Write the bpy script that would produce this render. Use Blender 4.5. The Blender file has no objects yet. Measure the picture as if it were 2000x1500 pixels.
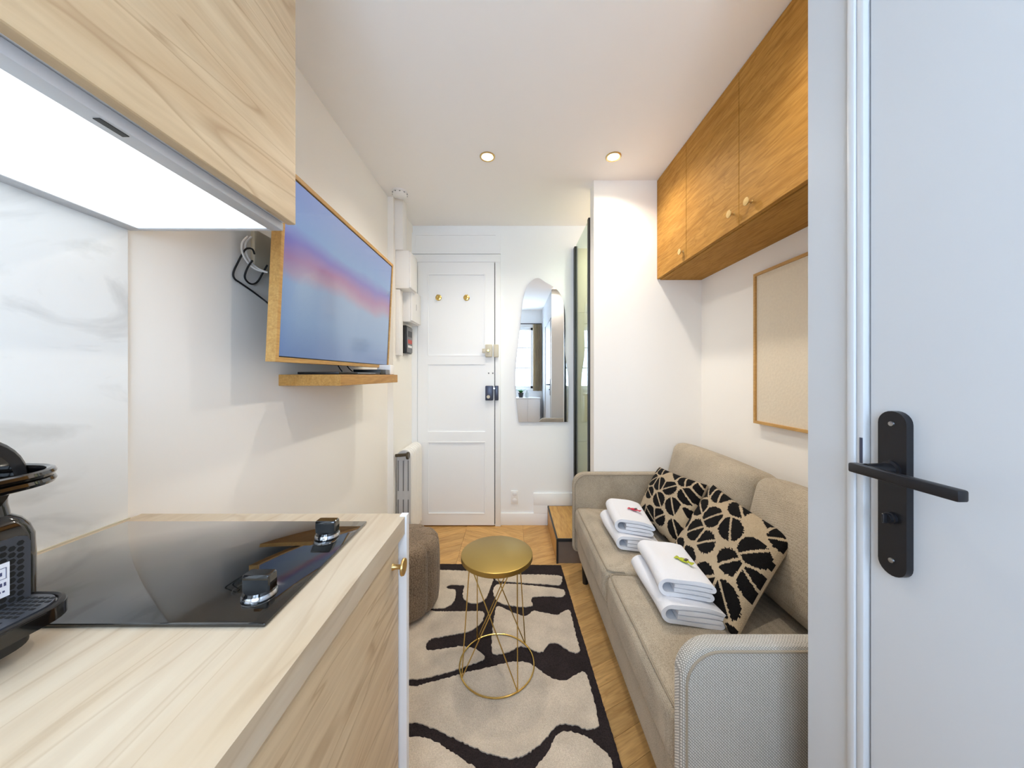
import bpy, bmesh, math, random
from mathutils import Vector, Matrix
R = random.Random(7)
PI = math.pi
S = bpy.context.scene
COL = S.collection

# ------------------------------------------------------------------ camera, world, exposure
F, CX, HY, EYE = 655.0, 1000.0, 733.0, 1.22          # focal length in px, vanishing point, eye height
cam_d = bpy.data.cameras.new('camera'); cam = bpy.data.objects.new('camera', cam_d); COL.objects.link(cam)
cam_d.sensor_fit = 'HORIZONTAL'; cam_d.sensor_width = 36.0; cam_d.lens = F / 2000 * 36
cam_d.shift_y = -(750 - HY) / 2000; cam_d.clip_start = 0.02
cam.location = (0, 0, EYE); cam.rotation_euler = (PI / 2, 0, 0)
S.camera = cam
S.view_settings.view_transform = 'Standard'; S.view_settings.look = 'None'
S.view_settings.gamma = 1.0; S.view_settings.use_curve_mapping = False
S.view_settings.exposure = 0.48
w = bpy.data.worlds.new('sky'); S.world = w; w.use_nodes = True
bg = w.node_tree.nodes['Background']; bg.inputs[0].default_value = (0.62, 0.79, 1.0, 1); bg.inputs[1].default_value = 11.0
S.cycles.max_bounces = 14; S.cycles.diffuse_bounces = 9; S.cycles.glossy_bounces = 6
S.cycles.transparent_max_bounces = 12; S.cycles.caustics_reflective = False; S.cycles.caustics_refractive = False
S.cycles.sample_clamp_indirect = 8.0
DOWN_W, HOOD_E = 21.0, 0.75                              # downlight watts, hood panel emission
WARM = (1.0, 0.915, 0.79)
# window opening in the wall behind the camera, with a portal that helps sampling the sky
WX0, WX1, WZ0, WZ1, WY = -0.62, 0.40, 0.97, 2.12, -0.87
pl = bpy.data.lights.new('window_portal', 'AREA'); pl.shape = 'RECTANGLE'; pl.size = WX1 - WX0; pl.size_y = WZ1 - WZ0
pl.cycles.is_portal = True
po = bpy.data.objects.new('window_portal', pl); COL.objects.link(po)
po.location = ((WX0 + WX1) / 2, WY - 0.11, (WZ0 + WZ1) / 2); po.rotation_euler = (PI / 2, 0, 0)

def PX(x, d): return (x - CX) * d / F
def PZ(y, d): return EYE - (y - HY) * d / F

# ------------------------------------------------------------------ materials
MATS = {}
def nmat(name):
    m = bpy.data.materials.new(name); m.use_nodes = True
    nt = m.node_tree; b = nt.nodes['Principled BSDF']
    MATS[name] = m
    return m, nt, b
def lin(c):
    return tuple(((v / 255) / 12.92 if v / 255 <= 0.04045 else ((v / 255 + 0.055) / 1.055) ** 2.4) for v in c) + (1,)
def N(nt, t, **kw):
    n = nt.nodes.new(t)
    for k, v in kw.items():
        if k.startswith('i_'):
            key = k[2:]; n.inputs[int(key) if key.isdigit() else key.replace('_', ' ')].default_value = v
        else: setattr(n, k, v)
    return n
def L(nt, a, b): nt.links.new(a, b)
def coords(nt, scale=(1, 1, 1), rot=(0, 0, 0), rnd=False):
    tc = N(nt, 'ShaderNodeTexCoord'); mp = N(nt, 'ShaderNodeMapping')
    mp.inputs['Scale'].default_value = scale; mp.inputs['Rotation'].default_value = rot
    L(nt, tc.outputs['Object'], mp.inputs['Vector'])
    if rnd:
        oi = N(nt, 'ShaderNodeObjectInfo'); ml = N(nt, 'ShaderNodeMath', operation='MULTIPLY'); ml.inputs[1].default_value = 53.0
        L(nt, oi.outputs['Random'], ml.inputs[0]); L(nt, ml.outputs[0], mp.inputs['Location'])
    return mp.outputs['Vector']
def ramp(nt, fac, stops):
    r = N(nt, 'ShaderNodeValToRGB'); e = r.color_ramp.elements
    while len(e) < len(stops): e.new(0.5)
    for el, (p, c) in zip(e, stops): el.position = p; el.color = c
    L(nt, fac, r.inputs[0]); return r.outputs[0]
def mix(nt, fac, a, b, mode='MIX'):
    n = N(nt, 'ShaderNodeMix', data_type='RGBA', blend_type=mode)
    for sock, v in ((n.inputs[0], fac), (n.inputs[6], a), (n.inputs[7], b)):
        if hasattr(v, 'is_linked') or hasattr(v, 'links'): L(nt, v, sock)
        else: sock.default_value = v
    return n.outputs[2]
def bump(nt, b, h, strength, dist=0.002):
    n = N(nt, 'ShaderNodeBump'); n.inputs['Strength'].default_value = strength; n.inputs['Distance'].default_value = dist
    L(nt, h, n.inputs['Height']); L(nt, n.outputs[0], b.inputs['Normal'])

def plain(name, rgb, rough=0.5, metal=0.0, bmp=0.0, bscale=60, var=0.0, coat=0.0):
    m, nt, b = nmat(name)
    b.inputs['Base Color'].default_value = lin(rgb); b.inputs['Roughness'].default_value = rough
    b.inputs['Metallic'].default_value = metal; b.inputs['Coat Weight'].default_value = coat
    v = coords(nt); n = N(nt, 'ShaderNodeTexNoise'); n.inputs['Scale'].default_value = bscale; n.inputs['Detail'].default_value = 4
    L(nt, v, n.inputs['Vector'])
    if var:
        c = lin(rgb); d = tuple(x * (1 - var) for x in c[:3]) + (1,)
        L(nt, ramp(nt, n.outputs['Fac'], [(0.3, d), (0.7, c)]), b.inputs['Base Color'])
    else:
        mm = N(nt, 'ShaderNodeMapRange'); mm.inputs[3].default_value = max(0, rough - 0.03); mm.inputs[4].default_value = min(1, rough + 0.03)
        L(nt, n.outputs['Fac'], mm.inputs[0]); L(nt, mm.outputs[0], b.inputs['Roughness'])
    if bmp: bump(nt, b, n.outputs['Fac'], bmp)
    return m
def wood(name, light, mid, dark, along='y', s=1.0, rot=0.0, rough=0.45, rnd=False, line=0.5, rvar=0.0, spec=0.3, fine_=0.55):
    m, nt, b = nmat(name); b.inputs['Roughness'].default_value = rough; b.inputs['Specular IOR Level'].default_value = spec
    ia = 'xyz'.index(along)
    sc = [9.0 * s] * 3; sc[ia] = 0.9 * s
    v = coords(nt, tuple(sc), (0, 0, 0), rnd)
    if rot:
        tc = N(nt, 'ShaderNodeTexCoord'); r1 = N(nt, 'ShaderNodeVectorRotate', rotation_type='Z_AXIS'); r1.inputs['Angle'].default_value = rot
        mpn = v.node; L(nt, tc.outputs['Object'], r1.inputs['Vector']); L(nt, r1.outputs[0], mpn.inputs['Vector'])
    n1 = N(nt, 'ShaderNodeTexNoise'); n1.inputs['Scale'].default_value = 1.0; n1.inputs['Detail'].default_value = 3; n1.inputs['Distortion'].default_value = 1.2
    L(nt, v, n1.inputs['Vector'])
    base = ramp(nt, n1.outputs['Fac'], [(0.28, lin(mid)), (0.5, lin(light)), (0.72, lin(mid))])
    n2 = N(nt, 'ShaderNodeTexNoise'); n2.inputs['Scale'].default_value = 9.0; n2.inputs['Detail'].default_value = 6; n2.inputs['Distortion'].default_value = 0.3
    L(nt, v, n2.inputs['Vector'])
    fine = ramp(nt, n2.outputs['Fac'], [(0.35, (0, 0, 0, 1)), (0.75, (fine_,) * 3 + (1,))])
    c = mix(nt, fine, base, lin(dark))
    n3 = N(nt, 'ShaderNodeTexNoise'); n3.inputs['Scale'].default_value = 0.8; n3.inputs['Detail'].default_value = 2; n3.inputs['Distortion'].default_value = 2.5
    mp2 = N(nt, 'ShaderNodeMapping'); mp2.inputs['Location'].default_value = (3.1, 7.7, 1.3); L(nt, v, mp2.inputs[0]); L(nt, mp2.outputs[0], n3.inputs['Vector'])
    lines = ramp(nt, n3.outputs['Fac'], [(0.47, (0, 0, 0, 1)), (0.5, (line,) * 3 + (1,)), (0.515, (0, 0, 0, 1))])
    c = mix(nt, lines, c, lin(dark))
    if rvar:
        oi = N(nt, 'ShaderNodeObjectInfo')
        hsv = N(nt, 'ShaderNodeHueSaturation'); mr = N(nt, 'ShaderNodeMapRange'); mr.inputs[3].default_value = 1 - rvar; mr.inputs[4].default_value = 1 + rvar
        L(nt, oi.outputs['Random'], mr.inputs[0]); L(nt, mr.outputs[0], hsv.inputs['Value']); L(nt, c, hsv.inputs['Color']); c = hsv.outputs[0]
    L(nt, c, b.inputs['Base Color']); bump(nt, b, n2.outputs['Fac'], 0.12, 0.001)
    return m
def fabric(name, a, bcol, scale=700.0, rough=0.95, strength=0.6, big=0.15, sheen=0.15):
    m, nt, b = nmat(name); b.inputs['Roughness'].default_value = rough
    b.inputs['Sheen Weight'].default_value = sheen; b.inputs['Specular IOR Level'].default_value = 0.2
    v = coords(nt)
    vo = N(nt, 'ShaderNodeTexVoronoi'); vo.inputs['Scale'].default_value = scale; vo.inputs['Randomness'].default_value = 0.55; L(nt, v, vo.inputs['Vector'])
    n = N(nt, 'ShaderNodeTexNoise'); n.inputs['Scale'].default_value = 9; n.inputs['Detail'].default_value = 5; L(nt, v, n.inputs['Vector'])
    c = ramp(nt, vo.outputs['Distance'], [(0.1, lin(a)), (0.75, lin(bcol))])
    d = ramp(nt, n.outputs['Fac'], [(0.35, (1 - big,) * 3 + (1,)), (0.65, (1, 1, 1, 1))])
    L(nt, mix(nt, 1.0, c, d, 'MULTIPLY'), b.inputs['Base Color'])
    inv = N(nt, 'ShaderNodeMath', operation='SUBTRACT'); inv.inputs[0].default_value = 1; L(nt, vo.outputs['Distance'], inv.inputs[1])
    bump(nt, b, inv.outputs[0], strength, 0.0025)
    return m
def emis(name, rgb, e):
    m, nt, b = nmat(name)
    b.inputs['Base Color'].default_value = (0.8, 0.8, 0.8, 1); b.inputs['Emission Color'].default_value = tuple(rgb) + (1,); b.inputs['Emission Strength'].default_value = e
    return m
def pane(name, tint=(1, 1, 1), refl=0.08):
    m = bpy.data.materials.new(name); m.use_nodes = True; nt = m.node_tree; nt.nodes.remove(nt.nodes['Principled BSDF'])
    t = N(nt, 'ShaderNodeBsdfTransparent'); t.inputs[0].default_value = tint + (1,)
    g = N(nt, 'ShaderNodeBsdfGlossy'); g.inputs['Roughness'].default_value = 0.02
    lw = N(nt, 'ShaderNodeLayerWeight'); lw.inputs[0].default_value = 0.5
    pw = N(nt, 'ShaderNodeMath', operation='POWER'); pw.inputs[1].default_value = 5.0; L(nt, lw.outputs['Facing'], pw.inputs[0])
    fr = N(nt, 'ShaderNodeMath', operation='MULTIPLY_ADD'); fr.inputs[1].default_value = 0.5; fr.inputs[2].default_value = 0.03; L(nt, pw.outputs[0], fr.inputs[0])
    mx = N(nt, 'ShaderNodeMixShader'); L(nt, fr.outputs[0], mx.inputs[0]); L(nt, t.outputs[0], mx.inputs[1]); L(nt, g.outputs[0], mx.inputs[2])
    L(nt, mx.outputs[0], nt.nodes['Material Output'].inputs[0]); MATS[name] = m
    return m

plain('wall_paint', (246, 243, 238), 0.8, bmp=0.04, bscale=35)
plain('white_paint', (242, 244, 246), 0.5, bmp=0.03, bscale=30)
plain('door_paint', (200, 203, 207), 0.42, bmp=0.02, bscale=30)
plain('ceiling_paint', (246, 243, 240), 0.9, bmp=0.03, bscale=30)
plain('shower_tile', (226, 218, 192), 0.25)
plain('white_laminate', (236, 236, 238), 0.35)
plain('white_plastic', (240, 238, 236), 0.35)
plain('cream_plastic', (206, 198, 178), 0.4)
plain('grey_plastic', (120, 120, 122), 0.45)
plain('hood_steel', (205, 208, 214), 0.38, metal=0.15)
plain('black_gloss', (10, 10, 11), 0.08, coat=0.6)
plain('black_satin', (22, 22, 24), 0.38)
plain('black_hole', (3, 3, 3), 0.8)
plain('black_metal', (30, 30, 34), 0.35, metal=0.3)
plain('black_frame', (34, 36, 36), 0.4)
plain('dark_cable', (18, 20, 24), 0.5)
plain('slate_blue', (66, 72, 92), 0.35, metal=0.3)
plain('chrome', (205, 208, 214), 0.12, metal=1.0)
plain('steel', (170, 172, 176), 0.3, metal=1.0)
plain('brass', (216, 186, 112), 0.25, metal=1.0)
plain('gold_satin', (172, 146, 84), 0.36, metal=1.0)
plain('gold_knob', (206, 176, 118), 0.3, metal=0.9)
plain('ring_gold', (214, 184, 130), 0.3, metal=0.8)
plain('mirror', (245, 247, 248), 0.0, metal=1.0)
MATS['mirror'].node_tree.nodes['Principled BSDF'].inputs['Roughness'].default_value = 0.0
for lk in list(MATS['mirror'].node_tree.links):
    if lk.to_socket.name == 'Roughness': MATS['mirror'].node_tree.links.remove(lk)
plain('hob_glass', (14, 15, 15), 0.03, coat=1.0)
plain('radiator_paint', (240, 238, 234), 0.4)
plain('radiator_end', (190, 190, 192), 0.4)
plain('valve_bronze', (84, 74, 60), 0.4, metal=0.7)
plain('step_panel', (120, 104, 92), 0.5, var=0.15, bscale=12)
plain('towel', (228, 229, 234), 0.95, bmp=0.8, bscale=420)
plain('candy_red', (186, 28, 58), 0.25); plain('candy_green', (168, 176, 30), 0.25); plain('candy_dark', (60, 44, 36), 0.3)
plain('sticker', (226, 228, 236), 0.5); plain('ink', (70, 76, 110), 0.6)
plain('piping', (150, 138, 120), 0.9, bmp=0.3, bscale=500)
plain('canvas_art', (226, 214, 194), 0.9, bmp=0.5, bscale=90, var=0.06)
plain('leaf', (52, 120, 60), 0.5, var=0.3, bscale=40)
plain('pot', (52, 54, 58), 0.5)
plain('clear_plastic', (196, 206, 210), 0.2)
plain('grille_plate', (66, 69, 76), 0.35, metal=0.2)
plain('red_led', (190, 60, 40), 0.4)
fabric('sofa_fabric', (208, 194, 172), (158, 145, 125), 380)
fabric('boucle', (164, 142, 118), (108, 91, 74), 160, strength=1.0)
fabric('cushion_cream', (208, 188, 158), (168, 148, 118), 500, strength=0.7)
fabric('cushion_black', (20, 17, 17), (5, 4, 5), 400, strength=0.9, sheen=0.0)
fabric('rug_beige', (236, 222, 203), (206, 190, 170), 300, strength=0.9, big=0.2)
fabric('rug_dark', (66, 56, 56), (38, 31, 32), 300, strength=0.9, big=0.25, sheen=0.0)
fabric('curtain', (214, 200, 172), (186, 172, 146), 600)
wood('kitchen_oak', (214, 192, 158), (204, 178, 142), (166, 136, 102), 'y', 1.0, line=0.6, fine_=0.4)
wood('counter_oak', (204, 190, 168), (196, 177, 150), (166, 143, 116), 'y', 0.8, line=0.4, fine_=0.3)
wood('cabinet_oak', (188, 141, 72), (170, 122, 55), (128, 84, 34), 'y', 1.6, line=0.35, rough=0.6, spec=0.08)
wood('shelf_oak', (196, 150, 84), (180, 132, 66), (140, 98, 48), 'y', 2.0, line=0.3)
wood('frame_oak', (206, 164, 100), (194, 148, 82), (160, 116, 62), 'y', 2.0, line=0.3)
wood('step_oak', (206, 162, 96), (192, 144, 78), (150, 104, 54), 'y', 1.5, line=0.3)
TANA = math.tan(math.radians(27))
wood('plank_up', (218, 174, 112), (202, 156, 94), (152, 108, 60), 'x', 1.5, rot=-math.radians(27), rnd=True, line=0.3, rvar=0.13)
wood('plank_down', (218, 174, 112), (202, 156, 94), (152, 108, 60), 'x', 1.5, rot=math.radians(27), rnd=True, line=0.3, rvar=0.13)
plain('plank_bed', (90, 62, 38), 0.8)
pane('window_glass'); pane('shower_glass', (0.86, 0.93, 0.89))
emis('lamp_glow', (1.0, 0.86, 0.62), 25.0); emis('hood_glow', (0.95, 0.98, 1.0), HOOD_E)

nt = MATS['curtain'].node_tree; tl_ = N(nt, 'ShaderNodeBsdfTranslucent'); tl_.inputs[0].default_value = lin((214, 200, 172))
mx_ = N(nt, 'ShaderNodeMixShader'); mx_.inputs[0].default_value = 0.5
L(nt, nt.nodes['Principled BSDF'].outputs[0], mx_.inputs[1]); L(nt, tl_.outputs[0], mx_.inputs[2]); L(nt, mx_.outputs[0], nt.nodes['Material Output'].inputs[0])
# marble
m, nt, b = nmat('marble'); b.inputs['Roughness'].default_value = 0.3
v = coords(nt, (1.0, 1.3, 2.0)); n = N(nt, 'ShaderNodeTexNoise'); n.inputs['Scale'].default_value = 2.6; n.inputs['Detail'].default_value = 7; n.inputs['Distortion'].default_value = 1.4
L(nt, v, n.inputs['Vector'])
L(nt, ramp(nt, n.outputs['Fac'], [(0.36, lin((214, 215, 214))), (0.46, lin((238, 239, 238))), (0.6, lin((240, 241, 240))), (0.72, lin((222, 223, 221)))]), b.inputs['Base Color'])
# television picture: a soft pastel seascape, shown by the lit screen
m, nt, b = nmat('tv_picture'); b.inputs['Base Color'].default_value = (0.01, 0.012, 0.02, 1); b.inputs['Roughness'].default_value = 0.1
tc = N(nt, 'ShaderNodeTexCoord'); sx = N(nt, 'ShaderNodeSeparateXYZ'); L(nt, tc.outputs['UV'], sx.inputs[0])
nz = N(nt, 'ShaderNodeTexNoise'); nz.inputs['Scale'].default_value = 3.0; nz.inputs['Detail'].default_value = 3; L(nt, tc.outputs['UV'], nz.inputs['Vector'])
ad = N(nt, 'ShaderNodeMath', operation='MULTIPLY_ADD'); ad.inputs[1].default_value = 0.16; L(nt, nz.outputs['Fac'], ad.inputs[0])
sb = N(nt, 'ShaderNodeMath', operation='SUBTRACT'); sb.inputs[1].default_value = 0.08; L(nt, ad.outputs[0], sb.inputs[0]); L(nt, sx.outputs['Y'], ad.inputs[2])
pic = ramp(nt, sb.outputs[0], [(0.0, lin((128, 150, 186))), (0.22, lin((152, 176, 202))), (0.43, lin((164, 184, 206))), (0.50, lin((190, 164, 178))), (0.57, lin((184, 136, 166))), (0.66, lin((146, 132, 192))), (0.75, lin((150, 178, 212))), (1.0, lin((158, 172, 212)))])
side = ramp(nt, sx.outputs['X'], [(0.0, (0.75, 0.85, 1.05, 1)), (0.35, (1, 0.98, 1.0, 1)), (1.0, (0.95, 0.96, 1.0, 1))])
L(nt, mix(nt, 1.0, pic, side, 'MULTIPLY'), b.inputs['Emission Color']); b.inputs['Emission Strength'].default_value = 0.5
# woven sofa side: two crossing ribs
m, nt, b = nmat('sofa_weave'); b.inputs['Roughness'].default_value = 0.95; b.inputs['Sheen Weight'].default_value = 0.3
v = coords(nt)
w1 = N(nt, 'ShaderNodeTexWave', wave_type='BANDS', bands_direction='DIAGONAL'); w1.inputs['Scale'].default_value = 95; w1.inputs['Distortion'].default_value = 1.2; w1.inputs['Detail'].default_value = 1; w1.inputs['Detail Scale'].default_value = 6
w2 = N(nt, 'ShaderNodeTexWave', wave_type='BANDS', bands_direction='X'); w2.inputs['Scale'].default_value = 95; w2.inputs['Distortion'].default_value = 1.0; w2.inputs['Detail'].default_value = 1
L(nt, v, w1.inputs['Vector']); L(nt, v, w2.inputs['Vector'])
ml = N(nt, 'ShaderNodeMath', operation='MULTIPLY'); L(nt, w1.outputs['Fac'], ml.inputs[0]); L(nt, w2.outputs['Fac'], ml.inputs[1])
L(nt, ramp(nt, ml.outputs[0], [(0.1, lin((140, 135, 126))), (0.6, lin((218, 212, 202)))]), b.inputs['Base Color']); bump(nt, b, ml.outputs[0], 0.5)

# ------------------------------------------------------------------ mesh helpers
def bm_new(): return bmesh.new()
def box(bm, x0, x1, y0, y1, z0, z1, bev=0.0, seg=2, mi=0):
    r = bmesh.ops.create_cube(bm, size=1.0, matrix=Matrix.Translation(((x0 + x1) / 2, (y0 + y1) / 2, (z0 + z1) / 2)) @ Matrix.Diagonal((abs(x1 - x0), abs(y1 - y0), abs(z1 - z0), 1)))
    vs = r['verts']; fs = list({f for vv in vs for f in vv.link_faces})
    for f in fs: f.material_index = mi
    if bev > 0:
        es = list({e for vv in vs for e in vv.link_edges})
        bmesh.ops.bevel(bm, geom=es, offset=bev, segments=seg, profile=0.5, affect='EDGES')
    return bm
def ribbon_rings(bm, rings, close_u=True, cap=True, mi=0):
    """skin a list of rings (lists of points) into one surface"""
    vr = [[bm.verts.new(p) for p in ring] for ring in rings]
    n = len(vr[0])
    for a, c in zip(vr, vr[1:]):
        for i in range(n if close_u else n - 1):
            j = (i + 1) % n
            try: f = bm.faces.new((a[i], a[j], c[j], c[i])); f.material_index = mi
            except ValueError: pass
    if cap:
        for ring in (vr[0][::-1], vr[-1]):
            try: f = bm.faces.new(ring); f.material_index = mi
            except ValueError: pass
    return vr
def lathe(bm, prof, c=(0, 0, 0), axis='z', n=32, mi=0):
    rings = []
    for r, h in prof:
        ring = []
        for i in range(n):
            a = 2 * PI * i / n; p = (r * math.cos(a), r * math.sin(a), h)
            if axis == 'x': p = (h, p[0], p[1])
            elif axis == 'y': p = (p[0], h, p[1])
            ring.append((c[0] + p[0], c[1] + p[1], c[2] + p[2]))
        rings.append(ring)
    ribbon_rings(bm, rings, mi=mi); return bm
def tube(bm, path, r, n=8, closed=False, mi=0):
    P = [Vector(p) for p in path]; m_ = len(P); rings = []
    t0 = (P[1] - P[0]).normalized(); up = Vector((0, 0, 1)) if abs(t0.z) < 0.9 else Vector((1, 0, 0))
    nrm = (up - t0 * up.dot(t0)).normalized()
    for i in range(m_):
        a = P[i - 1] if (i > 0 or closed) else P[i]; c = P[(i + 1) % m_] if (i < m_ - 1 or closed) else P[i]
        t = (c - a).normalized(); nrm = (nrm - t * nrm.dot(t)).normalized(); bn = t.cross(nrm)
        rings.append([P[i] + (nrm * math.cos(2 * PI * k / n) + bn * math.sin(2 * PI * k / n)) * r for k in range(n)])
    if closed: rings.append(rings[0])
    ribbon_rings(bm, rings, cap=not closed, mi=mi)
    if closed: bmesh.ops.remove_doubles(bm, verts=bm.verts, dist=1e-6)
    return bm
def smooth_path(pts, sub=8, closed=False):
    P = [Vector(p) for p in pts]; n = len(P); out = []
    rng = range(n) if closed else range(n - 1)
    for i in rng:
        p0 = P[(i - 1) % n] if (closed or i > 0) else P[0]; p1 = P[i]; p2 = P[(i + 1) % n]; p3 = P[(i + 2) % n] if (closed or i < n - 2) else P[n - 1]
        for k in range(sub):
            t = k / sub
            out.append(0.5 * ((2 * p1) + (p2 - p0) * t + (2 * p0 - 5 * p1 + 4 * p2 - p3) * t * t + (3 * p1 - p0 - 3 * p2 + p3) * t ** 3))
    if not closed: out.append(P[-1])
    return out
def prism(bm, pts, fn, mi=0):
    """pts: 2-D outline; fn(p, k) gives the 3-D point on side k (0 or 1)"""
    a = [bm.verts.new(fn(p, 0)) for p in pts]; c = [bm.verts.new(fn(p, 1)) for p in pts]; n = len(pts)
    fs = [bm.faces.new(a[::-1]), bm.faces.new(c)]
    for i in range(n): fs.append(bm.faces.new((a[i], a[(i + 1) % n], c[(i + 1) % n], c[i])))
    for f in fs: f.material_index = mi
    return bm
def puffy(bm, x0, x1, y0, y1, z0, z1, r, bulge=(0, 0, 0), cuts=14, mi=0):
    """rounded box with bulging sides"""
    r_ = bmesh.ops.create_cube(bm, size=2.0); vs0 = r_['verts']
    es = list({e for vv in vs0 for e in vv.link_edges})
    bmesh.ops.subdivide_edges(bm, edges=es, cuts=cuts, use_grid_fill=True)
    seen = list(bm.verts)
    c = Vector(((x0 + x1) / 2, (y0 + y1) / 2, (z0 + z1) / 2)); h = Vector(((x1 - x0) / 2, (y1 - y0) / 2, (z1 - z0) / 2))
    for vv in seen:
        u = [math.sin(q * PI / 2) * 0.35 + q * 0.65 for q in vv.co]
        p = Vector((u[0] * h.x, u[1] * h.y, u[2] * h.z))
        q = Vector([max(-(h[i] - r), min(h[i] - r, p[i])) for i in range(3)])
        d = p - q
        if d.length > 1e-9: p = q + d.normalized() * min(r, max(abs(d.x), abs(d.y), abs(d.z)) if d.length < r else r)
        for i in range(3):
            if bulge[i]:
                j, k = (i + 1) % 3, (i + 2) % 3
                wgt = max(0, 1 - (p[j] / h[j]) ** 2) * max(0, 1 - (p[k] / h[k]) ** 2)
                p[i] += (p[i] / h[i]) * bulge[i] * wgt
        vv.co = c + p
    return bm

def finish(name, bm, mats, smooth=35):
    me = bpy.data.meshes.new(name)
    bmesh.ops.recalc_face_normals(bm, faces=bm.faces)
    bm.to_mesh(me); bm.free()
    for q in ([mats] if isinstance(mats, str) else mats): me.materials.append(MATS[q])
    if smooth:
        me.shade_smooth(); me.set_sharp_from_angle(angle=math.radians(smooth))
    return me
def props(o, label=None, cat=None, group=None, kind=None):
    if label: o['label'] = label
    if cat: o['category'] = cat
    if group: o['group'] = group
    if kind: o['kind'] = kind
    return o
ORG = {}
def thing(name, label, cat, loc=(0, 0, 0), group=None, kind=None):
    o = bpy.data.objects.new(name, None); o.empty_display_size = 0.05; COL.objects.link(o); o.location = loc
    ORG[o.name] = Vector(loc)
    return props(o, label, cat, group, kind)
def part(name, bm, mats, parent, label=None, smooth=35, local=False):
    """mesh given in world coordinates, stored relative to its thing's origin"""
    org = ORG[parent.name]
    if not local: bmesh.ops.translate(bm, verts=bm.verts, vec=-org)
    o = bpy.data.objects.new(name, finish(name, bm, mats, smooth)); COL.objects.link(o); o.parent = parent
    if parent.parent is None and parent.type == 'MESH': pass
    ORG[o.name] = org
    if label: o['label'] = label
    return o
def single(name, bm, mats, label, cat, group=None, kind=None, smooth=35):
    xs = [vv.co for vv in bm.verts]
    org = Vector(((min(p.x for p in xs) + max(p.x for p in xs)) / 2, (min(p.y for p in xs) + max(p.y for p in xs)) / 2, min(p.z for p in xs)))
    bmesh.ops.translate(bm, verts=bm.verts, vec=-org)
    o = bpy.data.objects.new(name, finish(name, bm, mats, smooth)); COL.objects.link(o); o.location = org; ORG[o.name] = org
    return props(o, label, cat, group, kind)
def struct(name, bm, mats, label, cat='wall', smooth=35):
    o = bpy.data.objects.new(name, finish(name, bm, mats, smooth)); COL.objects.link(o); ORG[o.name] = Vector((0, 0, 0))
    return props(o, label, cat, None, 'structure')
def bx(*a, **k): return box(bm_new(), *a, **k)

# ------------------------------------------------------------------ the room
XL, XJ, XR, XD, YB, YP, XP, YN, ZC = -0.85, -0.81, 1.186, 0.565, 2.737, 2.10, 0.513, 0.64, 2.44
bm = bx(XL - 0.12, XL, WY, 2.29, 0, ZC); box(bm, XL - 0.12, XJ, 2.29, YB + 0.1, 0, ZC)
struct('wall_left', bm, 'wall_paint', 'warm white left wall behind the television')
struct('wall_back', bx(XJ, XR + 0.1, YB, YB + 0.1, 0, ZC), 'white_paint', 'white end wall around the panelled entrance door')
struct('wall_right', bx(XR, XR + 0.1, YN, YB, 0, ZC), 'wall_paint', 'white right wall behind the sofa')
bm = bx(XP, XR, YP, YP + 0.08, 0, ZC); box(bm, XP, XP + 0.05, YP + 0.08, YP + 0.1, 0, ZC)
struct('wall_partition', bm, 'wall_paint', 'white partition wall between the sofa and the shower')
bm = bx(XD, XD + 0.1, 0.547, YN, 0, ZC); box(bm, XD, XD + 0.1, WY, -0.225, 0, ZC); box(bm, XD, XD + 0.1, -0.225, 0.547, 2.05, ZC)
box(bm, XD + 0.1, XR + 0.1, YN - 0.1, YN, 0, ZC); box(bm, XR, XR + 0.1, WY - 0.1, YN - 0.1, 0, ZC); box(bm, XD + 0.1, XR, WY - 0.1, WY, 0, ZC)
struct('wall_bathroom', bm, 'door_paint', 'pale grey wall corner beside the bathroom door')
bm = bx(XL - 0.12, WX0, WY - 0.1, WY, 0, ZC); box(bm, WX1, XD + 0.1, WY - 0.1, WY, 0, ZC)
box(bm, WX0, WX1, WY - 0.1, WY, 0, WZ0); box(bm, WX0, WX1, WY - 0.1, WY, WZ1, ZC)
struct('wall_window', bm, 'white_paint', 'white wall holding the window, seen in the mirror')
struct('ceiling', bx(XL - 0.12, XR + 0.1, WY - 0.1, YB + 0.1, ZC, ZC + 0.08), 'ceiling_paint', 'off white flat ceiling with recessed spotlights', 'ceiling')
box_f = bx(XL - 0.12, XR + 0.1, WY - 0.1, YB + 0.1, -0.06, -0.012)
floor = struct('floor', box_f, 'plank_bed', 'honey oak chevron parquet floor', 'floor')
def clip(poly, x0, x1, y0, y1):
    for ax, lim, sg in ((0, x0, 1), (0, x1, -1), (1, y0, 1), (1, y1, -1)):
        out = []
        for i in range(len(poly)):
            a, c = poly[i], poly[(i + 1) % len(poly)]; da, dc = (a[ax] - lim) * sg, (c[ax] - lim) * sg
            if da >= 0: out.append(a)
            if (da >= 0) != (dc >= 0):
                t = da / (da - dc); out.append((a[0] + (c[0] - a[0]) * t, a[1] + (c[1] - a[1]) * t))
        poly = out
        if len(poly) < 3: return []
    return poly
CW, PW = 0.45, 0.092
share = {}
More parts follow.
